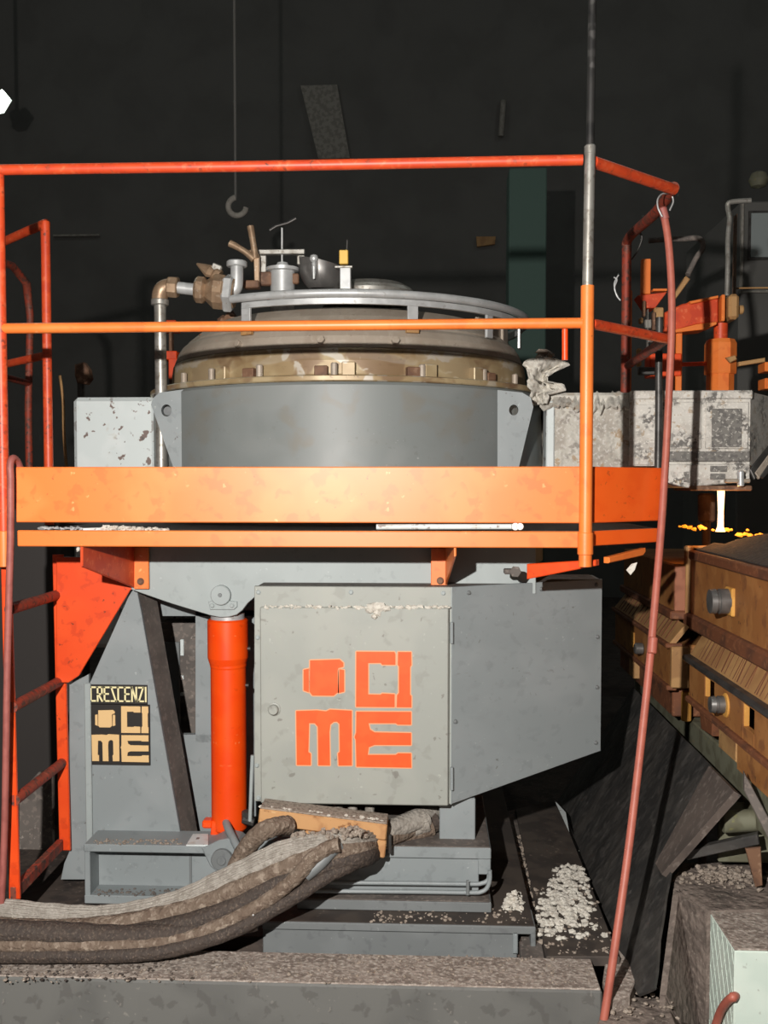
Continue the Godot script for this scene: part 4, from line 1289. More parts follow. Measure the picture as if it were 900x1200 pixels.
	obj("seal_ring", g, M.bright_steel, t)
	g = Geo.new(); g.cyl(Vector3(x, yy.call(718), z), Vector3(x, yy.call(690), z), m(15, z), 24, 0.002)
	obj("piston_rod", g, M.dark_steel, t)
	g = Geo.new(); g.span(W(240, 966, z), W(252, 957, z) + Vector3(0, 0, 0.05), 0.006)
	obj("port_boss", g, M.cylinder_orange, t)
	g = Geo.new(); g.slab([W(248, 962, z + 0.05), W(262, 966, z + 0.05), W(256, 978, z + 0.05), W(246, 982, z + 0.05)], 0.03, Vector3.BACK)
	obj("foot_lug", g, M.cylinder_orange, t)
	for q in [[291, 760], [289, 803]]:
		g = Geo.new(); g.cyl(W(q[0] - 5, q[1], z), W(q[0] + 3, q[1], z), 0.008, 8, 0.002)
		obj("side_fitting", g, M.dark_steel, t)
	# grey pipe from the cylinder foot, white pad and black coupling
	g = Geo.new(); g.tube(path([[265, 964, -0.46], [268, 972, -0.40], [277, 990, -0.325], [286, 1008, -0.28]]), m(4.8, -0.4), 12)
	single("drain_pipe", g, M.grey_paint, "short slanting grey pipe at the foot of the orange cylinder", "pipe")
	g = Geo.new(); g.slab([W(218, 990, -0.352), W(244, 990, -0.352), Vector3(W(244, 978, -0.47).x, W(230, 990, -0.352).y, -0.47), Vector3(W(226, 978, -0.47).x, W(230, 990, -0.352).y, -0.47)], 0.006, Vector3.UP, 0.001)
	single("white_pad", g, M.white_enamel, "white ash-covered pad on the base box beside the cylinder foot", "pad")
	g = Geo.new()
	g.cyl(W(290, 962, -0.46), W(290, 950, -0.46), 0.022, 8, 0.004, true)
	g.cyl(W(298, 964, -0.45), W(284, 960, -0.45), 0.015, 8, 0.003, true)
	single("black_coupling", g, M.black_rubber, "black pipe coupling between the orange cylinder foot and the wooden cable clamp", "coupling")
	g = Geo.new(); g.tube(path([[293, 962, -0.29], [294, 935, -0.29], [295, 905, -0.29], [296, 885, -0.29]]), m(2.4, -0.29), 8)
	single("thin_pipe", g, M.pale_grey_paint, "thin pale pipe rising along the left edge of the cabinet", "pipe")
	# stepped machine base
	t = thing("stepped_plinth", Vector3(-0.1, 0.1, -0.3), "stepped dark grey plinth of plates on an I beam below the cabinet", "plinth")
	var r := func(px: float, py: float, zz: float) -> Vector3: return W(px, py, zz)
	var xl := -0.56
	var xm := W(352, 1000, -0.3).x
	var iy1: float = W(500, 1084, -0.1).y
	g = Geo.new(); g.span(Vector3(xl, W(500, 1093, -0.1).y, -0.24), Vector3(W(628, 1090, -0.1).x, iy1, -0.1), 0.003)
	var ib := obj("i_beam_flange", g, M.dark_grey_paint, t)
	g = Geo.new(); g.span(Vector3(xl, FL, -0.128), Vector3(W(606, 1100, -0.112).x, iy1 - 0.02, -0.112), 0.003)
	obj("i_beam_web", g, M.dark_grey_paint, ib)
	g = Geo.new(); g.slab([W(601, 1092, -0.1), W(607, 1092, -0.1), W(607, 1118, -0.1), W(601, 1118, -0.1)], 0.1, Vector3.BACK)
	obj("end_stiffener", g, M.grey_paint, ib)
	g = Geo.new(); g.slab([W(622, 1092, -0.1), W(628, 1092, -0.1), W(628, 1116, -0.1), W(622, 1116, -0.1)], 0.1, Vector3.BACK)
	obj("flange_lip", g, M.dark_grey_paint, ib)
	g = Geo.new(); g.slab([Vector3(xl, iy1 + 0.001, -0.105), Vector3(W(627, 1084, -0.1).x, iy1 + 0.001, -0.105), Vector3(W(627, 1084, -0.1).x, iy1 + 0.001, -1.7), Vector3(xl, iy1 + 0.001, -1.7)], 0.012, Vector3.UP)
	obj("base_top_plate", g, M.plate_dark, t)
	g = Geo.new(); g.span(Vector3(xm, iy1 + 0.002, -0.9), Vector3(W(576, 1060, -0.2).x, W(500, 1057, -0.2).y, -0.2), 0.003)
	obj("lower_plate", g, M.dark_grey_paint, t)
	g = Geo.new(); g.span(Vector3(xm, W(500, 1057, -0.2).y, -0.85), Vector3(W(574, 1060, -0.205).x, W(500, 1057, -0.2).y + 0.003, -0.205), 0.001)
	obj("dust_layer", g, M.dusty_grey, t)
	g = Geo.new(); g.span(Vector3(xm, W(500, 1057, -0.2).y, -0.85), Vector3(W(561, 1040, -0.265).x, W(500, 1005, -0.265).y, -0.265), 0.003)
	obj("riser_block", g, M.grey_paint, t)
	g = Geo.new(); g.span(Vector3(W(560, 1040, -0.26).x, W(500, 1024, -0.255).y, -0.5), Vector3(W(575, 1040, -0.255).x, W(500, 1005, -0.255).y, -0.255), 0.003)
	obj("end_block", g, M.grey_paint, t)
	g = Geo.new(); g.span(Vector3(xm, W(500, 1006, -0.25).y, -0.85), Vector3(W(575.5, 1000, -0.25).x, W(500, 993, -0.25).y, -0.25), 0.003)
	obj("upper_plate", g, M.grey_paint, t)
	g = Geo.new(); g.span(Vector3(xm, W(500, 993, -0.25).y, -0.85), Vector3(W(574, 1000, -0.25).x, W(500, 993, -0.25).y + 0.003, -0.254), 0.001)
	obj("dust_layer", g, M.dusty_grey, t)
	g = Geo.new()
	g.span(Vector3(W(515, 960, -0.33).x, W(500, 984, -0.33).y, -0.52), Vector3(W(557, 960, -0.33).x, W(500, 938, -0.3).y, -0.33), 0.003)
	obj("pedestal", g, M.grey_paint, t)
	# U-shaped pipe along the base
	g = Geo.new()
	g.tube(smooth(path([[380, 1034, -0.23], [480, 1035, -0.23], [550, 1036, -0.23], [565, 1035, -0.23], [572, 1031, -0.23], [573, 1024, -0.23]]), 4), m(2.6, -0.23), 10)
	g.tube(smooth(path([[360, 1044, -0.22], [480, 1045, -0.22], [550, 1046, -0.22], [564, 1045, -0.22], [571, 1040, -0.22], [574, 1030, -0.22], [574, 1020, -0.22]]), 4), m(2.6, -0.22), 10)
	t = thing("grease_pipes", W(470, 1048, -0.225), "pair of thin grey pipes bending round the right end of the stepped base", "pipes")
	obj("pipe_pair", g, M.grey_paint, t)
	g = Geo.new(); g.span(W(546, 1048, -0.22), W(550, 1031, -0.22) + Vector3(0, 0, 0.012), 0.002)
	obj("pipe_clip", g, M.dark_grey_paint, t)

func stroke_letter(g: Geo, lines: Array, o: Vector3, w: float, h: float, th: float, dep: float) -> void:
	for l in lines:
		for i in l.size() - 1:
			var a := Vector2(l[i][0] * (w - th) + th * 0.5, l[i][1] * (h - th) + th * 0.5)
			var b := Vector2(l[i + 1][0] * (w - th) + th * 0.5, l[i + 1][1] * (h - th) + th * 0.5)
			var d := (b - a).normalized()
			a -= d * th * 0.499
			b += d * th * 0.499
			var n := Vector2(-d.y, d.x) * th * 0.5
			g.prism([a - n, b - n, b + n, a + n], o, Vector3.RIGHT, Vector3.UP, dep, 0.0004)

func emblem_shapes() -> Array:
	return [
		["crucible_mark", [[135, 125], [330, 118], [355, 140], [355, 165], [322, 175], [317, 190], [318, 335], [290, 358], [150, 358], [132, 335]]],
		["crucible_mark", [[92, 188], [126, 180], [126, 337], [92, 325]]],
		["crucible_mark", [[328, 182], [360, 187], [360, 330], [325, 340]]],
		["letter_c", [[440, 65], [690, 65], [697, 80], [697, 150], [610, 150], [600, 138], [518, 140], [518, 347], [600, 348], [610, 340], [692, 344], [692, 430], [438, 430]]],
		["letter_i", [[714, 65], [800, 65], [802, 150], [793, 165], [793, 345], [802, 355], [802, 430], [705, 430], [708, 350], [720, 335], [720, 160], [712, 150]]],
		["letter_m", [[42, 462], [180, 456], [240, 462], [265, 450], [410, 456], [410, 820], [322, 822], [318, 740], [330, 730], [328, 545], [312, 530], [290, 532], [268, 550], [262, 600], [265, 822], [188, 822], [185, 565], [165, 542], [128, 542], [122, 735], [138, 745], [138, 822], [45, 822]]],
		["letter_e", [[440, 462], [800, 460], [800, 545], [712, 545], [700, 536], [520, 538], [530, 580], [560, 598], [800, 600], [800, 680], [560, 682], [522, 697], [515, 748], [700, 746], [715, 735], [800, 735], [802, 830], [440, 828], [436, 650], [428, 632], [438, 600]]],
	]

func sign_plate(zl: float) -> void:
	var z := zl + 0.01
	var t := thing("lettered_sign", W(140, 895, zl), "black sign plate with cream raised lettering on the grey leg", "sign")
	var g := Geo.new(); g.span(W(104.5, 824.5, zl), W(173, 802.5, zl) + Vector3(0, 0, 0.006), 0.001)
	var top := obj("name_plate", g, M.sign_black, t)
	g = Geo.new(); g.span(W(106, 895.5, zl), W(176, 825.5, zl) + Vector3(0, 0, 0.008), 0.001)
	var low := obj("emblem_plate", g, M.sign_black, t)
	var F := {
		"C": [[[1, 1], [0, 1], [0, 0], [1, 0]]],
		"R": [[[0, 0], [0, 1], [1, 1], [1, 0.5], [0, 0.5]], [[0.15, 0.5], [1, 0]]],
		"E": [[[1, 1], [0, 1], [0, 0], [1, 0]], [[0, 0.52], [0.85, 0.52]]],
		"S": [[[1, 1], [0, 1], [1, 0], [0, 0]]],
		"N": [[[0, 0], [0, 1], [1, 0], [1, 1]]],
		"Z": [[[0, 1], [1, 1], [0, 0], [1, 0]]],
		"I": [[[0, 0], [0, 1]]],
	}
	var a := W(105.5, 822.3, zl + 0.008)
	var b := W(172.5, 805, zl + 0.008)
	var word := "CRESCENZI"
	var step := (b.x - a.x) / 8.35
	for i in word.length():
		g = Geo.new()
		var w := step * 0.87 if word[i] != "I" else step * 0.26
		stroke_letter(g, F[word[i]], Vector3(a.x + step * i, a.y, zl + 0.0085), w, b.y - a.y, m(2.0, zl), 0.003)
		obj("letter", g, M.sign_pale, top)
	var o := W(107, 893, zl + 0.0115)
	var s := W(174, 828, zl + 0.0115)
	for sh in emblem_shapes():
		g = Geo.new()
		var q := []
		for p in sh[1]:
			q.append(Vector2((p[0] - 35) / 770.0 * (s.x - o.x), (835 - p[1]) / 770.0 * (s.y - o.y)))
		g.prism(q, Vector3(o.x, o.y, zl + 0.0115), Vector3.RIGHT, Vector3.UP, 0.004, 0.0005)
		obj(sh[0], g, M.sign_cream, low)

# ---------------------------------------------------------------- control cabinet
func cabinet() -> void:
	var z := -0.27
	var t := thing("control_cabinet", W(420, 943, z), "large grey control cabinet with an orange stencilled door and angled right side", "cabinet")
	var A := W(530, 688, z)
	var D := W(529, 942.5, z)
	var zb := -0.60
	var B := W(706, 678, zb)
	var C := W(705, 880, zb)
	B.y = A.y
	C.x = B.x
	var L := W(298, 688, z)
	var LD := W(298, 942.5, z)
	LD.y = D.y
	L.y = A.y
	var g := Geo.new()
	g.slab([L, A, D, LD], 0.02, Vector3.BACK, 0.002)
	obj("front_panel", g, M.cabinet_paint, t)
	g = Geo.new(); g.slab([A, B, C, D], 0.012, Vector3(0.5, 0, 1), 0.002)
	obj("angled_side", g, M.grey_paint, t)
	g = Geo.new()
	var back := Vector3(0, 0, -0.35)
	g.slab([L + Vector3(0.004, -0.003, -0.021), A + Vector3(-0.002, -0.003, -0.021), B + Vector3(-0.014, -0.003, -0.012), Vector3(B.x - 0.014, A.y - 0.003, -0.84), Vector3(L.x + 0.004, A.y - 0.003, -0.84)], 0.012, Vector3.UP, 0.001)
	obj("top_panel", g, M.dusty_grey, t)
	g = Geo.new(); g.slab([L + Vector3(0.003, -0.004, -0.021), LD + Vector3(0.003, 0.003, -0.021), Vector3(LD.x + 0.003, LD.y + 0.003, -0.83), Vector3(L.x + 0.003, L.y - 0.004, -0.83)], 0.012, Vector3.LEFT, 0.001)
	obj("left_panel", g, M.cabinet_paint, t)
	g = Geo.new(); g.slab([B + Vector3(-0.002, -0.004, -0.014), C + Vector3(-0.002, 0.004, -0.014), Vector3(C.x - 0.002, C.y + 0.004, -0.82), Vector3(B.x - 0.002, B.y - 0.004, -0.82)], 0.012, Vector3.RIGHT, 0.001)
	obj("right_panel", g, M.grey_paint, t)
	g = Geo.new(); g.span(Vector3(L.x + 0.01, D.y + 0.11, -0.85), Vector3(B.x - 0.02, A.y - 0.02, -0.835), 0.001)
	obj("back_panel", g, M.dark_grey_paint, t)
	# angle strip between front and side
	g = Geo.new(); g.span(Vector3(W(528.5, 700, z).x, D.y, z), Vector3(A.x, A.y, z + 0.004), 0.001)
	obj("corner_strip", g, M.pale_grey_paint, t)
	# bolts on the panels
	for q in [[303, 694], [411.5, 694], [519.5, 695], [302, 747], [301, 897], [303, 935]]:
		g = Geo.new(); bolt(g, W(q[0], q[1], z), Vector3.BACK, 0.0065, 0.007)
		obj("bolt", g, M.pale_grey_paint, t)
	var nn := (B - A).cross(D - A).normalized()
	if nn.z < 0: nn = -nn
	for q in [[0.10, 0.03], [0.57, 0.035], [0.955, 0.03], [0.965, 0.33], [0.965, 0.62], [0.96, 0.94], [0.02, 0.62]]:
		var p: Vector3 = A.lerp(B, q[0]).lerp(D.lerp(C, q[0]), q[1])
		g = Geo.new(); bolt(g, p, nn, 0.0065, 0.008)
		obj("bolt", g, M.dark_grey_paint, t)
	# door
	var zd := z + 0.022
	var d0 := W(305.5, 941.5, zd)
	var d1 := W(526, 712.5, zd)
	g = Geo.new(); g.box(Vector3((d0.x + d1.x) / 2, (d0.y + d1.y) / 2, zd - 0.0105), Vector3(d1.x - d0.x, d1.y - d0.y, 0.021), 0.004)
	var door := obj("door", g, M.cabinet_paint, t)
	g = Geo.new()
	var kc := W(321, 831, zd)
	g.lathe([Vector2(0, 0), Vector2(0.023, 0), Vector2(0.023, 0.004), Vector2(0.018, 0.006), Vector2(0.017, 0.018), Vector2(0.014, 0.022), Vector2(0, 0.022)], kc, Vector3.BACK, 24)
	obj("knob", g, M.cabinet_paint, door)
	for q in [[729, 754], [899, 926]]:
		g = Geo.new(); g.cyl(W(529.5, q[1], z + 0.01), W(529.5, q[0], z + 0.01), 0.006, 10, 0.001)
		obj("hinge", g, M.grey_paint, door)
	var o := W(340, 910, zd)
	var k := 160.0 / 900.0 * (W(500, 830, zd).x - W(340, 830, zd).x) / 160.0
	for sh in emblem_shapes():
		for e in [0, 1]:
			var q := PackedVector2Array()
			for p in sh[1]:
				q.append(Vector2((p[0]) * k, (900 - p[1]) * k))
			if Geometry2D.is_polygon_clockwise(q):
				q.reverse()
			if e == 0:
				q = Geometry2D.offset_polygon(q, 7.0 * k, Geometry2D.JOIN_ROUND)[0]
				# thin out the rounded corners
				var q2 := PackedVector2Array()
				for p in q:
					if q2.is_empty() or q2[q2.size() - 1].distance_to(p) > 2.5 * k:
						q2.append(p)
				q = q2
			g = Geo.new(); g.prism(Array(q), Vector3(o.x, o.y, zd + (0.0006 if e == 0 else 0.0012)), Vector3.RIGHT, Vector3.UP, 0.0007, 0.0)
			obj(("stencil_edge" if e == 0 else sh[0]), g, M.stencil_edge if e == 0 else M.stencil_orange, door)
	# line of white dust and a lump caught on the top edge of the door
	var r := RandomNumberGenerator.new(); r.seed = 33
	g = Geo.new()
	for i in 150:
		var x := lerpf(306, 527, r.randf())
		g.rock(W(x, 712.5 + r.randf_range(-2.2, 0.6), z + r.randf_range(0.006, 0.022)), Vector3(r.randf_range(0.004, 0.012), r.randf_range(0.003, 0.007), 0.006), r)
	single("door_dust", g, M.ash_white, "line of white ash along the top edge of the cabinet door", "ash", "", "stuff")
	g = Geo.new()
	for q in [[437, 713, 8], [444, 711, 8], [452, 712, 6], [442, 718, 6], [432, 715, 6], [439, 722, 4]]:
		g.rock(W(q[0], q[1], zd), Vector3(m(q[2], zd), m(q[2] * 0.75, zd), 0.012), r)
	single("ash_lump", g, M.ash_white, "lump of pale slag caught on the top edge of the cabinet door", "slag")

# ---------------------------------------------------------------- cables and their clamp
func cables() -> void:
	var z := -0.15
	var t := thing("cable_clamp", W(385, 1010, z), "orange wooden cable clamp of two ash-topped blocks under the cabinet", "clamp")
	var b := W(384, 967, z)
	var e0 := W(303, 957, z)
	var e1 := W(453, 976, z)
	var ang := atan2(e1.y - e0.y, e1.x - e0.x)
	var bs := Basis(Vector3.BACK, ang)
	var g := Geo.new()
	g.box((e0 + e1) * 0.5 + Vector3(0, 0, -0.05), Vector3((e1 - e0).length(), m(19, z), 0.1), 0.004, bs)
	obj("upper_block", g, M.clamp_wood, t)
	g = Geo.new()
	g.box((e0 + e1) * 0.5 + Vector3(0, 0, -0.05) + bs * Vector3(0, m(10.6, z), 0), Vector3((e1 - e0).length() - 0.004, m(2.4, z), 0.096), 0.002, bs)
	obj("ash_coating", g, M.ash_grey, t)
	g = Geo.new()
	var l0 := W(300, 976, z)
	g.box(W(404, 990, z) + Vector3(0, 0, -0.05), Vector3(m(98, z), m(21, z), 0.1), 0.004, bs)
	obj("lower_block", g, M.clamp_wood, t)
	g = Geo.new(); g.cyl(W(457, 1000, z - 0.05), W(457, 978, z - 0.05), 0.006, 10, 0.001)
	obj("clamp_bolt", g, M.dark_steel, t)
	# the bundle
	var G := "heavy cables sagging from the clamp to the lower left"
	var list := [
		[[[338, 967, -0.13], [322, 969, -0.08], [303, 978, -0.07], [284, 1002, -0.1], [268, 1032, -0.1], [235, 1060, -0.08], [160, 1078, -0.05], [60, 1080, -0.02], [-60, 1072, 0.0]], 11.5, "cable_brown", "brown gritty cable looping up first into the left end of the wooden clamp", 0],
		[[[500, 962, -0.36], [470, 974, -0.33], [440, 985, -0.22], [418, 988, -0.1], [385, 989, -0.06], [330, 1001, -0.03], [270, 1030, -0.03], [200, 1061, -0.03], [120, 1076, -0.02], [40, 1072, 0.0], [-60, 1060, 0.02]], 14, "cable_grey", "thick pale grey ribbed cable along the top of the sagging bundle", 1],
		[[[505, 968, -0.38], [470, 982, -0.33], [440, 990, -0.22], [422, 994, -0.09], [390, 1000, -0.04], [350, 1011, -0.01], [290, 1038, 0.0], [220, 1066, 0.0], [140, 1084, 0.02], [60, 1090, 0.04], [-60, 1084, 0.06]], 13, "cable_brown", "brown dusty cable just below the pale grey ribbed one", 0],
		[[[512, 962, -0.40], [470, 980, -0.34], [440, 996, -0.22], [424, 1004, -0.08], [385, 1013, -0.03], [330, 1034, 0.01], [260, 1070, 0.03], [180, 1092, 0.05], [90, 1103, 0.07], [-60, 1104, 0.09]], 13, "cable_dark", "dark cable running along the middle of the sagging bundle", 0],
		[[[398, 990, -0.0], [386, 993, 0.0], [366, 1006, 0.02], [345, 1030, 0.04], [305, 1060, 0.05], [250, 1088, 0.075], [200, 1104, 0.09], [120, 1108, 0.11], [-60, 1106, 0.14]], 8.5, "cable_brown", "slim pale brown cable along the front of the bundle, its cut end near the clamp", 0],
		[[[440, 998, -0.2], [415, 1012, -0.06], [385, 1026, -0.01], [330, 1060, 0.04], [270, 1092, 0.08], [205, 1112, 0.105], [150, 1119, 0.12], [60, 1120, 0.13], [-60, 1120, 0.14]], 8.5, "cable_dark", "slim dark cable along the lowest edge of the bundle, with a wire tie", 0],
		[[[500, 960, -0.36], [440, 980, -0.22], [408, 983, -0.09], [370, 986, -0.05], [320, 1010, -0.05], [250, 1044, -0.05], [170, 1070, -0.05], [80, 1078, -0.03], [-60, 1080, -0.02]], 10, "cable_grey", "grey dusty cable half hidden between the top cables of the bundle", 0],
		[[[300, 1076, 0.02], [230, 1092, 0.05], [140, 1098, 0.08], [60, 1094, 0.1], [-60, 1090, 0.12]], 14, "cable_dark", "thick dark cable at the lower left of the bundle resting toward the beam", 0],
	]
	for q in list:
		g = Geo.new()
		var p := smooth(path(q[0]), 9)
		var rr := []
		for i in p.size():
			rr.append(m(q[1], -0.05) * (1.0 + 0.035 * sin(i * 1.7) + 0.02 * sin(i * 0.6)))
		g.tube(p, rr, 16)
		if q[4] == 1:   # lengthwise ribs of its braided sleeve
			for e in 10:
				var line := []
				for i in p.size():
					var tn: Vector3 = (p[mini(i + 1, p.size() - 1)] - p[maxi(i - 1, 0)]).normalized()
					var uu := (Vector3.UP - tn * tn.y).normalized()
					var an := TAU * e / 20.0 - 1.2
					line.append(p[i] + (uu * cos(an) + tn.cross(uu) * sin(an)) * rr[i] * 0.97)
				g.tube(line, 0.0045, 6)
		single("power_cable", g, M[q[2]], q[3], "cable", G)
	# cables passing beneath the cabinet to the right of the clamp
	for q in [[[[540, 930, -0.62], [515, 948, -0.46], [490, 957, -0.36], [455, 972, -0.26]], 10, "cable_grey", "pale cable coming out from under the right part of the cabinet above two others"], [[[535, 938, -0.60], [512, 958, -0.44], [486, 970, -0.35], [455, 983, -0.25]], 9, "cable_brown", "brown cable under the cabinet corner just right of the clamp"]]:
		g = Geo.new(); g.tube(smooth(path(q[0]), 7), m(q[1], -0.4), 14)
		single("power_cable", g, M[q[2]], q[3], "cable")
	for q in [[412, 948, "middle"], [432, 949, "rightmost"], [395, 949, "leftmost"]]:
		g = Geo.new(); g.tube(path([[q[0], 972, -0.27], [q[0] + 1, 955, -0.33], [q[0] + 2, 930, -0.4]]), m(6, -0.3), 10)
		single("cable_tail", g, M.cable_grey, q[2] + " of three short pale cables rising behind the clamp into the cabinet floor", "cable", "cable tails behind the clamp")
	g = Geo.new(); g.tube(smooth(path([[397, 992, -0.035], [388, 998, -0.01], [374, 1013, 0.01], [358, 1026, 0.02]]), 5), m(7.5, -0.03), 14)
	single("dark_sleeve", g, M.dark_grey_paint, "smooth dark grey sleeve end standing out from the front of the cable bundle", "sleeve")
	g = Geo.new(); g.tube(smooth(path([[294, 1064, 0.05], [296, 1070, 0.07], [298, 1076, 0.07], [300, 1080, 0.05]]), 4), 0.004, 6)
	single("wire_tie", g, M.bright_steel, "thin wire tie round the lowest cable of the bundle", "tie")
	# ash on top of the bundle at the clamp
	var r := RandomNumberGenerator.new(); r.seed = 51
	g = Geo.new()
	for i in 240:
		var u := r.randf()
		g.rock(W(lerpf(345, 425, u) + r.randf_range(-5, 5), lerpf(986, 978, u) + r.randf_range(-9, 3), -0.045 + r.randf_range(-0.05, 0.01)), Vector3.ONE * r.randf_range(0.003, 0.011), r)
	single("bundle_ash", g, M.ash_grey, "crumbly grey ash heaped on the cables in front of the wooden clamp", "ash", "", "stuff")

# ---------------------------------------------------------------- casting moulds on the right
func ribbed(g: Geo, x0: float, y0: float, x1: float, y1: float, z0: float, z1: float) -> void:
	g.slab([Vector3(x0, y0, z0), Vector3(x0, y0, z1), Vector3(x1, y1, z1), Vector3(x1, y1, z0)], 0.02, Vector3(-1, 1, 0))

func moulds() -> void:
	# near pair, left faces running away from the viewer
	var X := 1.06
	var zb := WX(808, 680, X).z
	var zf := 0.8
	var yt := WX(808, 645, X).y
	var yb := WX(808, 723, X).y
	var t := thing("mould_box", Vector3(X + 0.3, yb, 0), "large brown cast mould box with a round steel bolt, upper right beneath the glowing splashes", "mould", "mould boxes stacked at the right")
	var g := Geo.new(); g.span(Vector3(X, yb, zb), Vector3(X + 0.75, yt, zf), 0.006)
	obj("mould_side", g, M.mould_brown, t)
	g = Geo.new(); g.span(Vector3(X - 0.012, yt - 0.035, zb), Vector3(X + 0.74, yt + 0.004, zf - 0.01), 0.006)
	obj("top_rim", g, M.mould_rim, t)
	g = Geo.new(); g.span(Vector3(X - 0.025, yb - 0.04, zb), Vector3(X + 0.74, yb + 0.02, zf - 0.01), 0.01)
	obj("bottom_rim", g, M.mould_rim, t)
	g = Geo.new(); g.span(Vector3(X - 0.02, yb - 0.03, zb - 0.02), Vector3(X + 0.1, yt + 0.02, zb + 0.025), 0.006)
	obj("end_flange", g, M.mould_tan, t)
	var bc := WX(855, 704, X)
	g = Geo.new(); g.span(bc + Vector3(-0.012, -0.05, -0.02), bc + Vector3(0.004, 0.05, 0.065), 0.004)
	obj("bolt_pad", g, M.mould_lit, t)
	g = Geo.new()
	var r0 := 0.045
	g.lathe([Vector2(0, 0), Vector2(r0, 0), Vector2(r0, 0.034), Vector2(r0 * 0.82, 0.036), Vector2(r0 * 0.82, 0.044), Vector2(r0, 0.046), Vector2(r0 * 0.95, 0.066), Vector2(0, 0.066)], bc + Vector3(-0.01, 0, 0.02), Vector3.LEFT, 24)
	obj("steel_bolt", g, M.polished_dark, t)
	# sand heaped on top
	var nz := noise(5, 0.05, 3)
	var grid := []
	for i in 12:
		var line := []
		for j in 24:
			var w := Vector3(lerpf(X + 0.01, X + 0.7, i / 11.0), 0, lerpf(zf - 0.02, zb + 0.02, j / 23.0))
			var ed := minf(minf(i / 3.0, (23 - j) / 3.0), 1.0)
			w.y = yt + 0.006 + ed * (0.07 + 0.03 * nz.get_noise_2d(i * 12.0, j * 9.0))
			line.append(w)
		grid.append(line)
	g = Geo.new(); g.sheet(grid, 0.006)
	single("mould_sand", g, M.black_sand, "dark moulding sand heaped on top of the upper right mould box", "sand", "", "stuff")

	X = 1.0
	zb = WX(808, 768, X).z
	yt = WX(808, 768, X).y
	yb = WX(808, 818, X).y
	var yk := WX(855, 902, X).y
	t = thing("mould_box", Vector3(X + 0.3, yk, 0), "brown mould box with two square slots and a ribbed sloping top above the green frame", "mould", "mould boxes stacked at the right")
	g = Geo.new()
	# side face with two slots: built of strips round the openings
	var s := [WX(826, 806, X).z, WX(837, 806, X).z, WX(871, 838, X).z, WX(884, 838, X).z]
	var sy0 := WX(831, 820, X).y
	var sy1 := WX(831, 796, X).y
	g.span(Vector3(X, yb, zb), Vector3(X + 0.02, yt, s[0]), 0.002)
	g.span(Vector3(X, yb, s[1]), Vector3(X + 0.02, yt, s[2]), 0.002)
	g.span(Vector3(X, yb, s[3]), Vector3(X + 0.02, yt, zf), 0.002)
	for k in [0, 2]:
		g.span(Vector3(X, yb, s[k]), Vector3(X + 0.02, sy0, s[k + 1]), 0.001)
		g.span(Vector3(X, sy1, s[k]), Vector3(X + 0.02, yt, s[k + 1]), 0.001)
	obj("mould_side", g, M.mould_brown, t)
	g = Geo.new(); g.span(Vector3(X + 0.12, yk, zb), Vector3(X + 0.8, yt, zf), 0.004)
	obj("mould_core", g, M.black_sand, t)
	for k in [0, 2]:
		g = Geo.new(); g.span(Vector3(X + 0.002, sy0, s[k]), Vector3(X + 0.019, sy1, s[k] + 0.006), 0.002)
		obj("slot_cheek", g, M.mould_lit, t)
	g = Geo.new(); g.span(Vector3(X - 0.03, yt - 0.02, zb), Vector3(X + 0.05, yt + 0.006, zf), 0.008)
	obj("top_rim", g, M.dark_steel, t)
	g = Geo.new(); ribbed(g, X, yt + 0.004, X + 0.075, yt + 0.125, zb, zf)
	var rib := obj("sloping_top", g, M.mould_tan, t)
	var rr := RandomNumberGenerator.new(); rr.seed = 71
	var zz := zb + 0.12
	while zz < zf - 0.05:
		g = Geo.new()
		var dz := rr.randf_range(0.004, 0.014)
		var sk := rr.randf_range(-0.03, 0.02)
		g.slab([Vector3(X + 0.004, yt + 0.012, zz), Vector3(X + 0.004, yt + 0.012, zz + dz), Vector3(X + 0.072, yt + 0.122, zz + dz - 0.03 + sk), Vector3(X + 0.072, yt + 0.122, zz - 0.03 + sk)], 0.006, Vector3(-1, 0.6, 0), 0.001)
		obj("rib", g, M.mould_rim, rib)
		zz += rr.randf_range(0.016, 0.07)
	g = Geo.new(); g.span(Vector3(X - 0.016, yb - 0.014, zb), Vector3(X + 0.02, yb + 0.01, zf), 0.006)
	obj("bottom_ridge", g, M.mould_rim, t)
	bc = WX(849, 825, X)
	g = Geo.new(); g.cyl(bc + Vector3(0.004, 0, 0.02), bc + Vector3(-0.006, 0, 0.02), 0.042, 20, 0.003)
	obj("bolt_pad", g, M.mould_lit, t)
	g = Geo.new()
	r0 = 0.03
	g.lathe([Vector2(0, 0), Vector2(r0, 0), Vector2(r0, 0.022), Vector2(r0 * 0.85, 0.024), Vector2(r0 * 0.85, 0.03), Vector2(r0, 0.032), Vector2(r0 * 0.9, 0.048), Vector2(0, 0.048)], bc + Vector3(-0.004, 0, 0.01), Vector3.LEFT, 20)
	obj("steel_bolt", g, M.polished_dark, t)
	# underside pieces
	g = Geo.new(); g.span(Vector3(X + 0.02, yk, WX(856, 880, X).z), Vector3(X + 0.13, yb, zf), 0.008)
	obj("skirt", g, M.mould_brown, t)
	g = Geo.new(); g.span(Vector3(X + 0.03, yk + 0.01, WX(832, 860, X).z), Vector3(X + 0.13, yb, WX(853, 880, X).z - 0.01), 0.008)
	obj("skirt_block", g, M.mould_tan, t)
	g = Geo.new(); g.prism([Vector2(WX(812, 860, X).z, yb), Vector2(WX(829, 860, X).z, yb), Vector2(WX(829, 860, X).z - 0.02, yk + 0.04), Vector2(WX(815, 860, X).z, yk + 0.03)], Vector3(X + 0.02, 0, 0), Vector3.BACK, Vector3.UP, 0.08, 0.004)
	obj("skirt_web", g, M.mould_rim, t)

	# far pair
	var Xf := 1.01
	var z1 := -1.08
	var z0 := -2.2
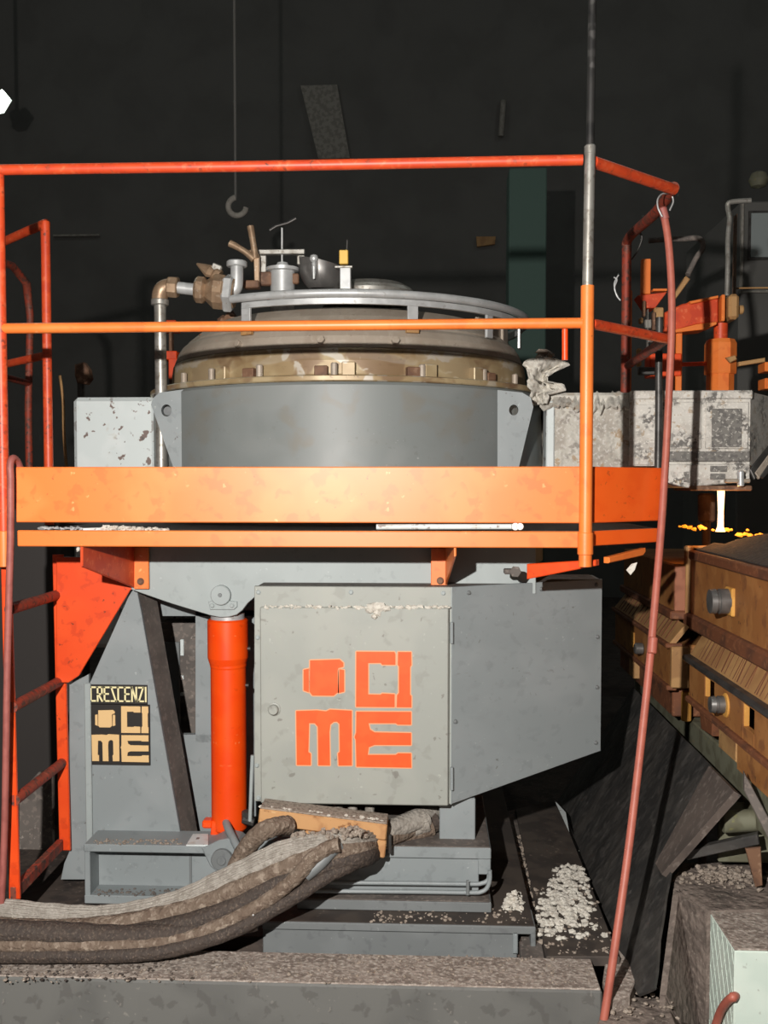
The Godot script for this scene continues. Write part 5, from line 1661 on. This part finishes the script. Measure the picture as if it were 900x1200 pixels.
	var u1 := W(790, 662, z1).y
	var u0 := W(790, 721, z1).y
	Xf = W(790, 690, z1).x
	t = thing("mould_box", Vector3(Xf + 0.3, u0, -1.6), "farther upper mould box with a pinkish end face behind the pink hose", "mould", "mould boxes stacked at the right")
	g = Geo.new(); g.span(Vector3(Xf, u0, z0), Vector3(Xf + 0.7, u1, z1), 0.006)
	obj("mould_side", g, M.mould_brown, t)
	g = Geo.new(); g.span(Vector3(Xf - 0.002, u0 + 0.02, z1), Vector3(Xf + 0.7, u1 - 0.005, z1 + 0.02), 0.003)
	obj("end_face", g, M.mould_pink, t)
	g = Geo.new(); g.span(Vector3(Xf - 0.02, u0 - 0.015, z0), Vector3(Xf + 0.7, u0 + 0.02, z1 + 0.025), 0.005)
	obj("bottom_rim", g, M.mould_rim, t)
	z1 = -0.95
	u1 = W(785, 756, z1).y
	u0 = W(785, 806, z1).y
	Xf = W(785, 780, z1).x
	var uk := W(785, 845, z1).y
	t = thing("mould_box", Vector3(Xf + 0.3, uk, -1.6), "farther lower mould box with a tan end face and small bolt beside the black chute", "mould", "mould boxes stacked at the right")
	g = Geo.new(); g.span(Vector3(Xf + 0.002, u0, z0), Vector3(Xf + 0.7, u1, z1), 0.005)
	obj("mould_side", g, M.mould_brown, t)
	g = Geo.new(); g.span(Vector3(Xf, u0 + 0.004, z1), Vector3(Xf + 0.07, u1 - 0.002, z1 + 0.03), 0.004)
	obj("end_face", g, M.mould_tan, t)
	g = Geo.new(); g.span(Vector3(Xf - 0.02, u1 - 0.012, z0), Vector3(Xf + 0.05, u1 + 0.008, z1 + 0.01), 0.005)
	obj("top_rim", g, M.mould_rim, t)
	g = Geo.new(); ribbed(g, Xf - 0.005, u1 + 0.004, Xf + 0.06, u1 + 0.085, z0, z1)
	rib = obj("sloping_top", g, M.mould_tan, t)
	zz = z0 + 0.1
	while zz < z1 - 0.06:
		g = Geo.new()
		var dz := rr.randf_range(0.008, 0.014)
		g.slab([Vector3(Xf, u1 + 0.014, zz), Vector3(Xf, u1 + 0.014, zz + dz), Vector3(Xf + 0.058, u1 + 0.088, zz + dz - 0.03), Vector3(Xf + 0.058, u1 + 0.088, zz - 0.03)], 0.006, Vector3(-1, 0.6, 0), 0.001)
		obj("rib", g, M.mould_rim, rib)
		zz += rr.randf_range(0.05, 0.09)
	g = Geo.new(); g.span(Vector3(Xf - 0.012, u0 - 0.012, z0), Vector3(Xf + 0.03, u0 + 0.008, z1), 0.004)
	obj("bottom_ridge", g, M.mould_rim, t)
	bc = WX(754, 760, Xf)
	g = Geo.new(); g.cyl(bc + Vector3(0.0, 0, 0), bc + Vector3(-0.04, 0, 0), 0.026, 16, 0.005)
	obj("steel_bolt", g, M.polished_dark, t)
	bc = WX(742, 749, Xf)
	g = Geo.new(); g.span(bc + Vector3(-0.006, -0.035, -0.03), bc + Vector3(0.002, 0.035, 0.03), 0.002)
	obj("slot_cheek", g, M.mould_lit, t)
	g = Geo.new(); g.span(Vector3(Xf + 0.03, uk, z0), Vector3(Xf + 0.6, u0, z1 - 0.08), 0.005)
	obj("skirt", g, M.mould_rim, t)
	g = Geo.new(); g.cyl(Vector3(Xf + 0.075, uk - 0.005, z1 - 0.03), Vector3(Xf + 0.075, u0 - 0.02, z1 - 0.03), m(6, z1), 16, 0.004)
	obj("locating_pin", g, M.mould_lit, t)
	g = Geo.new(); g.span(Vector3(Xf + 0.0, uk + 0.03, WX(742, 780, Xf).z - 0.1), Vector3(Xf + 0.06, u0, WX(742, 780, Xf).z), 0.004)
	obj("skirt_block", g, M.mould_tan, t)
	# green conveyor frame below
	t = thing("conveyor_frame", Vector3(1.15, 0.05, -0.3), "olive green conveyor frame under the mould boxes at the right", "frame")
	g = Geo.new()
	g.span(Vector3(1.06, yk - 0.17, -2.2), Vector3(1.2, yk - 0.005, 0.8), 0.006)
	obj("long_beam", g, M.green_frame, t)
	g = Geo.new()
	var sw := [WX(866, 905, 1.0), WX(905, 985, 0.98), WX(905, 1005, 0.98), WX(862, 915, 1.0)]
	g.slab([W(872, 905, -0.02), W(915, 985, 0.0), W(915, 1012, 0.0), W(872, 927, -0.02)], 0.03, Vector3(0, 0, 1))
	obj("diagonal_brace", g, M.dusty_grey, t)
	g = Geo.new(); g.cyl(W(846, 963, -0.2), W(905, 960, -0.2), m(13, -0.2), 20, 0.004)
	obj("roller", g, M.green_frame, t)
	g = Geo.new(); g.span(W(840, 1008, -0.3), W(915, 940, -0.3) + Vector3(0, 0, 0.02), 0.004)
	obj("plate", g, M.green_frame, t)
	g = Geo.new(); g.slab([W(800, 998, -0.2), W(888, 978, -0.12), W(890, 990, -0.12), W(805, 1008, -0.2)], 0.03, Vector3.BACK)
	obj("black_bar", g, M.black_rubber, t)
	g = Geo.new(); g.slab([W(874, 995, -0.11), W(892, 993, -0.11), W(894, 1038, -0.11), W(886, 1040, -0.11)], 0.012, Vector3.BACK)
	obj("rusty_tab", g, M.rust_brown, t)
	g = Geo.new(); g.span(Vector3(1.1, FL, -0.6), Vector3(1.2, yk - 0.14, -0.5), 0.004)
	obj("leg", g, M.green_frame, t)
	g = Geo.new(); g.span(Vector3(1.1, FL, -2.0), Vector3(1.2, yk - 0.14, -1.9), 0.004)
	obj("leg", g, M.green_frame, t)

# ---------------------------------------------------------------- pit side: chute, concrete, pale green box
func pit() -> void:
	# leaning black chute plate
	var a := WY(750, 1168, 0.075)         # front bottom
	var b := W(785, 1031, -0.15)           # front middle
	var c := W(871, 934, -0.02)            # front top
	var xs := a.x
	var bottom_far := Vector3(a.x, a.y, -1.75)
	var dirn := Vector3(c.x - a.x, c.y - a.y, 0)
	var top_far := Vector3(a.x, a.y, -1.75) + dirn * 1.0
	var nz := noise(8, 0.03, 3)
	var grid := []
	for i in 22:
		var v := i / 21.0
		var front_z := lerpf(a.z, a.z + 0.06, v / 0.095) if v < 0.095 else (lerpf(a.z + 0.06, b.z, (v - 0.095) / 0.375) if v < 0.47 else lerpf(b.z, c.z, (v - 0.47) / 0.53))
		var line := []
		for j in 30:
			var u := j / 29.0
			var w := a + dirn * v
			w.z = lerpf(front_z, -1.75, u)
			var n := Vector3(-dirn.y, dirn.x, 0).normalized()
			w += n * (0.006 * nz.get_noise_2d(i * 9.0, j * 12.0) + 0.02 * v * maxf(0.0, 0.3 - u))
			line.append(w)
		grid.append(line)
	var t := thing("chute_plate", a, "black worn chute plate leaning from the pit floor up to the mould conveyor", "chute")
	var g := Geo.new(); g.sheet(grid, 0.008)
	obj("plate", g, M.black_rubber, t)
	# worn grey border at the near edge
	g = Geo.new()
	var n2 := Vector3(-dirn.y, dirn.x, 0).normalized() * 0.01
	var edge := []
	var p0 := W(785, 1031, -0.15)
	g.slab([p0 + n2 * 3.2, c + n2 * 3.2, Vector3(c.x, c.y, c.z - 0.3) + n2 * 3.2, Vector3(p0.x, p0.y, p0.z - 0.1) + n2 * 3.2], 0.024, n2, 0.001)
	obj("worn_flap", g, M.dusty_plate, t)
	# upper pale strip along the conveyor
	# concrete kerb block
	t = thing("concrete_kerb", Vector3(1.0, FL, -0.2), "dusty brown concrete kerb block behind the pale green box at lower right", "kerb")
	var h := 0.285
	g = Geo.new()
	var q := [WY(785, 1031, h), WY(829, 1068, h), WY(905, 1066, h), WY(960, 1010, h), WY(800, 1010, h)]
	g.slab(q, h - FL, Vector3.UP, 0.006)
	obj("kerb_body", g, M.concrete, t)
	var k1 := b + Vector3(0.012, -0.03, 0.0)
	var k2 := WY(829, 1068, h) + Vector3(-0.002, -0.012, 0.0)
	var k3 := Vector3(k2.x, FL, k2.z)
	var k4 := W(773, 1166, a.z + 0.02)
	g = Geo.new()
	g.slab([k1, k2, k3], 0.02, Vector3(-1, 0, 0.6), 0.0)
	g.slab([k1, k3, k4], 0.02, Vector3(-1, 0, 0.6), 0.0)
	g.slab([k4, k3, Vector3(k4.x, FL, k4.z)], 0.02, Vector3(-1, 0, 0.6), 0.0)
	obj("sloping_side", g, M.concrete, t)
	# pale green box
	t = thing("pale_green_box", Vector3(1.0, FL, 0.0), "pale green steel box with diamond tread left side at the lower right corner", "box")
	var n0 := WY(861, 1112, h + 0.008)
	var f0 := WY(829, 1068, h + 0.008)
	g = Geo.new(); g.span(Vector3(n0.x, FL, f0.z), Vector3(n0.x + 0.6, n0.y - 0.006, n0.z), 0.004)
	obj("box_body", g, M.pale_green, t)
	g = Geo.new(); g.span(Vector3(n0.x, n0.y - 0.006, f0.z), Vector3(n0.x + 0.6, n0.y, n0.z - 0.002), 0.002)
	obj("dusty_top", g, M.dirty_beam_top, t)
	g = Geo.new()
	var L: float = n0.z - f0.z
	var H := n0.y - 0.04 - FL
	for k in range(-10, 12):   # crossing raised ribs, clipped to the face
		for s in [-1.0, 1.0]:
			var zs := f0.z + k * 0.05
			var pts := []
			for st in 41:
				var yy := FL + 0.03 + H * st / 40.0
				var zq: float = zs + s * (yy - FL) * 0.55 + (0.0 if s > 0 else 0.12)
				if zq > f0.z + 0.004 and zq < n0.z - 0.004:
					pts.append(Vector3(n0.x - 0.0005, yy, zq))
			if pts.size() > 2:
				g.tube([pts[0], pts[pts.size() - 1]], 0.0007, 4)
	var tr := obj("tread_ribs", g, M.pale_green, t)
	tag(tr, "", "", "", "stuff")
	g = Geo.new()
	g.tube(smooth([Vector3(n0.x - 0.03, FL + 0.02, n0.z - 0.18), Vector3(n0.x - 0.025, -0.08, n0.z - 0.16), WX(838, 1203, n0.x - 0.02), WX(845, 1184, n0.x - 0.018), WX(853, 1173, n0.x - 0.014), WX(860, 1168, n0.x - 0.004), WX(866, 1166, n0.x + 0.03), WX(872, 1167, n0.x + 0.08)], 6), 0.012, 12)
	single("red_hose_loop", g, M.hose_pink, "red hose curving up into the left side of the pale green box", "hose")

# ---------------------------------------------------------------- hoses
func hoses() -> void:
	var g := Geo.new()
	var t := thing("pink_hose", W(708, 1200, 0.22), "long pink rubber hose hanging from the right rail corner down to the floor", "hose")
	var p := smooth(path([[776, 246, -0.30], [779, 256, -0.30], [784, 290, -0.29], [787, 340, -0.28], [787, 390, -0.27], [784.5, 450, -0.26], [780.5, 530, -0.24], [775.5, 610, -0.2], [769, 690, -0.14], [760, 790, -0.06], [748, 900, 0.03], [736, 1000, 0.12], [722, 1100, 0.2], [710, 1180, 0.245], [704, 1215, 0.26]]), 8)
	g.tube(p, 0.0125, 14)
	obj("hose_tube", g, M.hose_pink, t)
	g = Geo.new(); g.cyl(W(780, 258, -0.30), W(776, 243, -0.30), 0.0145, 12, 0.004)
	obj("hose_end", g, M.hose_maroon, t)
	g = Geo.new(); g.tube(smooth(path([[776, 254, -0.28], [771, 243, -0.28], [771, 233, -0.29], [777, 227, -0.32], [786, 228, -0.35], [789, 236, -0.35], [785, 246, -0.33]]), 6), 0.003, 6)
	single("hanging_wire", g, M.bright_steel, "thin wire loop tying the pink hose to the rail corner", "wire")
	g = Geo.new(); g.cyl(W(765.5, 747, -0.08), W(764, 766, -0.065), 0.0150, 12, 0.003)
	obj("repair_sleeve", g, M.hose_pink, t)
	g = Geo.new()
	g.tube(smooth(path([[24, 549, -0.02], [20, 540, 0.0], [15, 537, 0.03], [12, 545, 0.045], [12.5, 570, 0.045], [12, 640, 0.045], [10.5, 700, 0.04], [8.5, 780, 0.035], [7, 880, 0.03], [5, 980, 0.02], [1, 1060, 0.02], [-6, 1110, 0.02]]), 7), m(4.2, 0.04), 12)
	single("maroon_hose", g, M.hose_maroon, "maroon hose hung over the left end of the toe board beside the ladder", "hose")
	# small wire tangle left of the corner post
	for q in [[[719, 325], [723, 328], [720, 338], [724, 348], "left"], [[725, 322], [720, 332], [722, 345], [727, 352], "right"]]:
		g = Geo.new(); g.tube(smooth(path([[q[0][0], q[0][1], -1.1], [q[1][0], q[1][1], -1.1], [q[2][0], q[2][1], -1.1], [q[3][0], q[3][1], -1.1]]), 5), 0.0035, 6)
		single("wire_curl", g, M.bright_steel, q[4] + " of two short curls of pale wire beside the rear rail post", "wire", "wire curls by the rear rail post")
	for q in [[[740, 270], [755, 282], [748, 294], [738, 300]]]:
		g = Geo.new(); g.tube(smooth(path([[740, 268, -1.0], [752, 276, -1.0], [748, 292, -1.02], [740, 304, -1.05]]), 6), 0.004, 6)
		single("dark_wire", g, M.dark_steel, "dark wire drooping behind the bend of the old red rail", "wire")

# ---------------------------------------------------------------- things far back in the dark
func background() -> void:
	var z := -6.0
	var g := Geo.new()
	g.span(W(595, 700, z - 0.35), W(641, 180, z), 0.01)
	g.v.clear(); g.n.clear()
	var c0 := W(595, 560, z)
	var c1 := W(641, 196, z)
	g.span(Vector3(c0.x, FL, z - 0.35), Vector3(c1.x, c1.y, z), 0.01)
	single("green_column", g, M.column_green, "dim green column far back in the dark right of the furnace lid", "column")
	z = -13.92
	g = Geo.new(); g.slab([W(352, 100, z), W(395, 99, z), W(410, 185, z), W(373, 186, z)], 0.06, Vector3(0, -0.3, 1))
	single("cladding_sheet", g, M.dim_grey, "slanted dim grey cladding sheet on the dark back wall above the furnace", "sheet")
	g = Geo.new(); g.slab([W(558, 277, z), W(581, 277, z), W(580, 286, z), W(559, 289, z)], 0.06, Vector3.BACK)
	single("pale_tag", g, M.mould_tan, "small pale tag on the dark back wall left of the green column", "tag")
	g = Geo.new(); g.tube(path([[590, 118, z], [587, 160, z]]), 0.05, 8)
	single("dim_rod", g, M.dim_grey, "short dim rod on the dark back wall above the top rail", "rod")
	g = Geo.new(); g.span(W(62, 277, z), W(116, 274, z) + Vector3(0, 0, 0.0) - Vector3(0, 0, 0.06), 0.003)
	single("dim_ledge", g, M.dim_grey, "thin dim ledge in the dark at left above the white tank", "ledge")
	z = -4.0
	t_hook(z)
	# lamp at the left edge
	z = -7.0
	var t := thing("hall_lamp", W(-2, 132, z), "bright white hall lamp at the upper left edge", "lamp")
	g = Geo.new(); g.prism(flatpoly([[-14, 112], [2, 104], [11, 115], [2, 130], [-8, 132], [-14, 128]], z), Vector3(0, 0, z), Vector3.RIGHT, Vector3.UP, 0.06, 0.01)
	obj("glowing_lens", g, M.lamp_glow, t)
	g = Geo.new(); g.cyl(W(-6, 117, z - 0.06), W(-6, 117, z - 0.3), 0.07, 16, 0.01)
	obj("housing", g, M.dark_steel, t)
	g = Geo.new(); g.cyl(W(-6, 117, z - 0.2), Vector3(W(-6, 117, z - 0.2).x, 11.0, z - 0.2), 0.02, 10, 0.002)
	obj("stem", g, M.dark_steel, t)
	var l := OmniLight3D.new()
	l.name = "hall_lamp_light"
	l.position = W(-2, 118, z) + Vector3(0, 0, 0.1)
	l.light_energy = 0.6
	l.light_size = 0.07
	l.light_color = Color(0.94, 1.0, 0.94)
	l.omni_range = 30.0
	l.omni_attenuation = 2.0
	l.shadow_enabled = true
	add_child(l)
	for q in [[Vector3(-5, 10.4, -7), "left rear"], [Vector3(5, 10.4, -7), "right rear"], [Vector3(0, 10.4, 2), "front"]]:  # fixtures made up for the added fill lights, out of view
		t = thing("added_fill_lamp", q[0], q[1] + " added fill lamp hanging unseen from the hall ceiling above the view", "lamp", "added fill lamps on the ceiling")
		g = Geo.new(); g.lathe([Vector2(0.3, -0.2), Vector2(0.31, -0.2), Vector2(0.16, 0.1), Vector2(0.05, 0.2), Vector2(0.05, 0.6), Vector2(0, 0.6)], q[0], Vector3.UP, 24)
		obj("shade", g, M.dark_steel, t)
		g = Geo.new(); g.lathe([Vector2(0, -0.18), Vector2(0.2, -0.18), Vector2(0.2, -0.16), Vector2(0, -0.16)], q[0], Vector3.UP, 24)
		obj("glowing_lens", g, M.lamp_glow, t)
	# glazed cabin at the right
	z = -4.0
	t = thing("control_cabin", Vector3(W(890, 400, z).x, FL, z), "dark control cabin with a grey window pane at the far right", "cabin")
	g = Geo.new(); g.span(Vector3(W(866, 345, z).x, FL, z - 1.5), Vector3(W(1010, 345, z).x, W(880, 236, z).y, z), 0.01)
	obj("cabin_wall", g, M.wall_dark, t)
	g = Geo.new(); g.span(W(876, 305, z), W(915, 247, z) + Vector3(0, 0, 0.012), 0.003)
	var wn := obj("window", g, M.dark_steel, t)
	g = Geo.new(); g.span(W(879, 302, z), W(912, 250, z) + Vector3(0, 0, 0.018), 0.002)
	obj("pane", g, M.window_grey, wn)
	g = Geo.new(); g.span(W(866, 344, z), W(1000, 340, z) + Vector3(0, 0, 0.03), 0.004)
	obj("sill", g, M.dim_grey, t)
	g = Geo.new(); g.span(W(866, 345, z), W(871, 236, z) + Vector3(0, 0, 0.03), 0.004)
	obj("corner_trim", g, M.dim_grey, t)
	z = -4.2
	t = thing("dim_lamp_shade", W(888, 224, z), "dim yellowish lamp globe above the cabin window at the far right", "lamp shade")
	g = Geo.new(); g.lathe([Vector2(0, -0.06), Vector2(0.05, -0.045), Vector2(0.07, 0), Vector2(0.05, 0.045), Vector2(0.02, 0.06), Vector2(0, 0.06)], W(889, 211, z), Vector3.UP, 20)
	obj("globe", g, M.green_frame, t)
	# orange fittings left of the vessel
	z = -2.2
	t = thing("orange_fitting", W(200, 450, z), "orange bracket fitting in the dark between riser pipe and furnace lid", "bracket")
	for q in [[195, 206, 375, 391], [195, 207, 411, 424], [203, 208, 420, 446]]:
		g = Geo.new(); g.span(W(q[0], q[3], z - 0.1), W(q[1], q[2], z), 0.004)
		obj("block", g, M.red_orange, t)
	g = Geo.new(); g.span(Vector3(W(196, 412, z).x, FL, z - 0.08), W(201, 388, z - 0.03), 0.004)
	obj("post", g, M.rust_brown, t)
	z = -1.9
	g = Geo.new(); g.prism(flatpoly([[87, 427], [97, 424], [103, 432], [105, 443], [100, 450], [90, 449], [87, 440]], z), Vector3(0, 0, z), Vector3.RIGHT, Vector3.UP, 0.06, 0.008)
	t = thing("copper_fitting", W(95, 450, z), "brown rounded fitting on a dark stand behind the white tank", "fitting")
	obj("fitting_head", g, M.rust_brown, t)
	g = Geo.new(); g.cyl(Vector3(W(95, 448, z).x, FL, z - 0.03), W(95, 446, z - 0.03), 0.02, 10, 0.002)
	obj("stand", g, M.black_rubber, t)
	g = Geo.new(); g.tube(smooth(path([[70, 440, -1.4], [74, 470, -1.4], [75, 510, -1.4], [79, 560, -1.4]]), 5), 0.007, 8)
	single("cord", g, M.mould_tan, "thin tan cord hanging between the left railing and the white tank", "cord")

func t_hook(z: float) -> void:
	var t := thing("crane_hook", W(278, 256, z), "dim crane hook hanging in the dark above the valve", "hook")
	var g := Geo.new()
	var p := []
	var c := W(278, 242, z)
	for i in 19:
		var a := deg_to_rad(100 + i * 14.0)
		p.append(c + Vector3(cos(a), sin(a), 0) * m(10.5, z))
	g.tube(p, m(3.4, z), 10)
	obj("hook", g, M.dim_grey, t)
	g = Geo.new(); g.cyl(W(276, 233, z), Vector3(W(276, 233, z).x, 11.0, z), 0.01, 8, 0.001)
	obj("cable", g, M.wall_dark, t)

# ---------------------------------------------------------------- slag and ash lying about
func scatter(called: String, label: String, cnt: int, sd: int, quad: Array, y: float, lo: float, hi: float, mt: Material, heap := 0.0) -> void:
	var r := RandomNumberGenerator.new(); r.seed = sd
	var g := Geo.new()
	var c := []
	for q in quad:
		c.append(WY(q[0], q[1], y))
	var nz := noise(sd + 90, 0.045, 4)
	for i in cnt:
		var u := clampf(r.randfn(0.5, 0.24), 0.0, 1.0) if heap > 0.0 else r.randf()
		var v := clampf(r.randfn(0.5, 0.24), 0.0, 1.0) if heap > 0.0 else r.randf()
		var p: Vector3 = c[0].lerp(c[1], u).lerp(c[3].lerp(c[2], u), v)
		var s := lerpf(lo, hi, pow(r.randf(), 2.0))
		if cnt > 300 and nz.get_noise_2d(p.x * 420.0, p.z * 420.0) < 0.02:
			continue
		p.y = y + s * 0.35 + heap * r.randf() * exp(-pow((u - 0.5) * 3.0, 2.0) - pow((v - 0.5) * 3.0, 2.0))
		g.rock(p, Vector3(s, s * 0.65, s), r)
	single(called, g, mt, label, "slag", "", "stuff")

func debris() -> void:
	var btop := (W(706, 1157, 0.2).y + W(250, 1153, 0.2).y) * 0.5
	var yb := W(500, 1084, -0.1).y + 0.001
	scatter("white_slag", "white slag lumps strewn over the dark floor plate right of the machine base", 2600, 1, [[632, 1102], [708, 1098], [684, 1030], [628, 1050]], btop + 0.006, 0.002, 0.013, M.ash_white, 0.012)
	scatter("slag_patch", "upper patch of white slag near the middle of the dark floor plate", 1100, 2, [[640, 1050], [692, 1050], [684, 1010], [652, 1018]], btop + 0.006, 0.002, 0.013, M.ash_white, 0.018)
	scatter("slag_heap", "small white slag heap on the right end of the machine base", 160, 3, [[586, 1070], [616, 1070], [610, 1048], [594, 1050]], yb, 0.003, 0.014, M.ash_white, 0.035)
	scatter("base_crumbs", "pale crumbs scattered along the top of the machine base", 120, 4, [[430, 1082], [625, 1082], [615, 1066], [440, 1068]], yb, 0.002, 0.008, M.ash_grey)
	scatter("channel_grit", "gritty debris in the channel left of the dark floor plate", 140, 5, [[618, 1105], [640, 1105], [612, 980], [604, 980]], 0.1, 0.004, 0.014, M.ash_grey)
	scatter("plate_grit", "fine grit over the near part of the dark floor plate", 500, 6, [[640, 1118], [724, 1118], [694, 1040], [625, 1040]], btop + 0.006, 0.002, 0.008, M.ash_grey)
	scatter("beam_grit", "gritty dust scattered on top of the foreground beam", 900, 7, [[-20, 1152], [700, 1154], [690, 1120], [0, 1120]], btop, 0.002, 0.007, M.ash_grey)
	scatter("beam_dirt", "brown dirt crumbs on the left part of the foreground beam", 220, 8, [[-20, 1150], [240, 1150], [200, 1120], [0, 1120]], btop, 0.002, 0.007, M.plate_dark)
	scatter("kerb_grit", "rusty grit heaped at the back of the concrete kerb", 260, 9, [[792, 1034], [900, 1052], [900, 1016], [812, 1016]], 0.286, 0.003, 0.012, M.ash_grey, 0.012)
	scatter("slab_grit", "grit scattered on the pale floor slab beside the beam end", 120, 10, [[712, 1195], [795, 1195], [775, 1150], [722, 1120]], 0.06, 0.003, 0.01, M.ash_grey)
	# base box ledges
	var yl := W(200, 991, -0.35).y
	scatter("ledge_grit", "pale grit along the upper ledge of the base box", 130, 11, [[108, 990], [212, 990], [208, 984], [112, 984]], yl, 0.002, 0.007, M.ash_grey)
	yl = W(200, 1051, -0.35).y
	scatter("box_grit", "brown grit along the lower ledge of the base box", 130, 12, [[108, 1050], [240, 1050], [240, 1042], [110, 1042]], yl, 0.002, 0.007, M.dusty_grey)
	# foil and ash in the gap of the platform edge
	var yd := W(300, 622, 0).y - 0.003
	var r := RandomNumberGenerator.new(); r.seed = 60
	var g := Geo.new()
	for i in 46:
		var x := lerpf(46, 98, r.randf())
		var w := W(x, 619, -0.03)
		g.rock(Vector3(w.x, yd + 0.005 + 0.006 * r.randf(), -0.02 - 0.03 * r.randf()), Vector3(0.009, 0.005, 0.006) * r.randf_range(0.4, 1.1), r, 0.5)
	single("foil_scraps", g, M.bright_steel, "crumpled shiny foil scraps on the deck edge at the left", "foil", "", "stuff")
	g = Geo.new()
	for i in 260:
		var u := r.randf()
		var x := lerpf(122, 196, u)
		var w := W(x, 619, -0.03)
		g.rock(Vector3(w.x, yd + 0.003 + (0.014 * (1.0 - u * 0.9)) * r.randf(), -0.015 - 0.035 * r.randf()), Vector3(0.009, 0.005, 0.008) * r.randf_range(0.4, 1.1), r, 0.5)
	single("deck_ash", g, M.ash_white, "white ash pile on the deck edge below the front toe board", "ash", "", "stuff")
	g = Geo.new()
	g.rock(W(92, 643, -0.02), Vector3(0.008, 0.009, 0.008), r)
	single("ash_crumb", g, M.ash_white, "single white crumb stuck under the deck edge beside the left bracket", "crumb")
	g = Geo.new()
	var wz := -0.12
	g.slab([W(734, 668, wz), W(740, 661, wz), W(747, 659, wz), W(744, 668, wz), W(739, 674, wz)], 0.004, Vector3.BACK, 0.001)
	single("white_rag", g, M.ash_white, "small white rag hanging under the right corner of the platform", "rag")
	# ash over the cable clamp
	var z0c := -0.155
	g = Geo.new()
	for i in 120:
		var u := r.randf()
		g.rock(W(lerpf(304, 452, u), lerpf(945, 962, u) + r.randf_range(-1.5, 1.5), z0c - 0.09 * r.randf()), Vector3(0.009, 0.005, 0.009) * r.randf_range(0.5, 1.2), r)
	single("clamp_ash", g, M.ash_white, "white ash lying on top of the wooden cable clamp", "ash", "", "stuff")
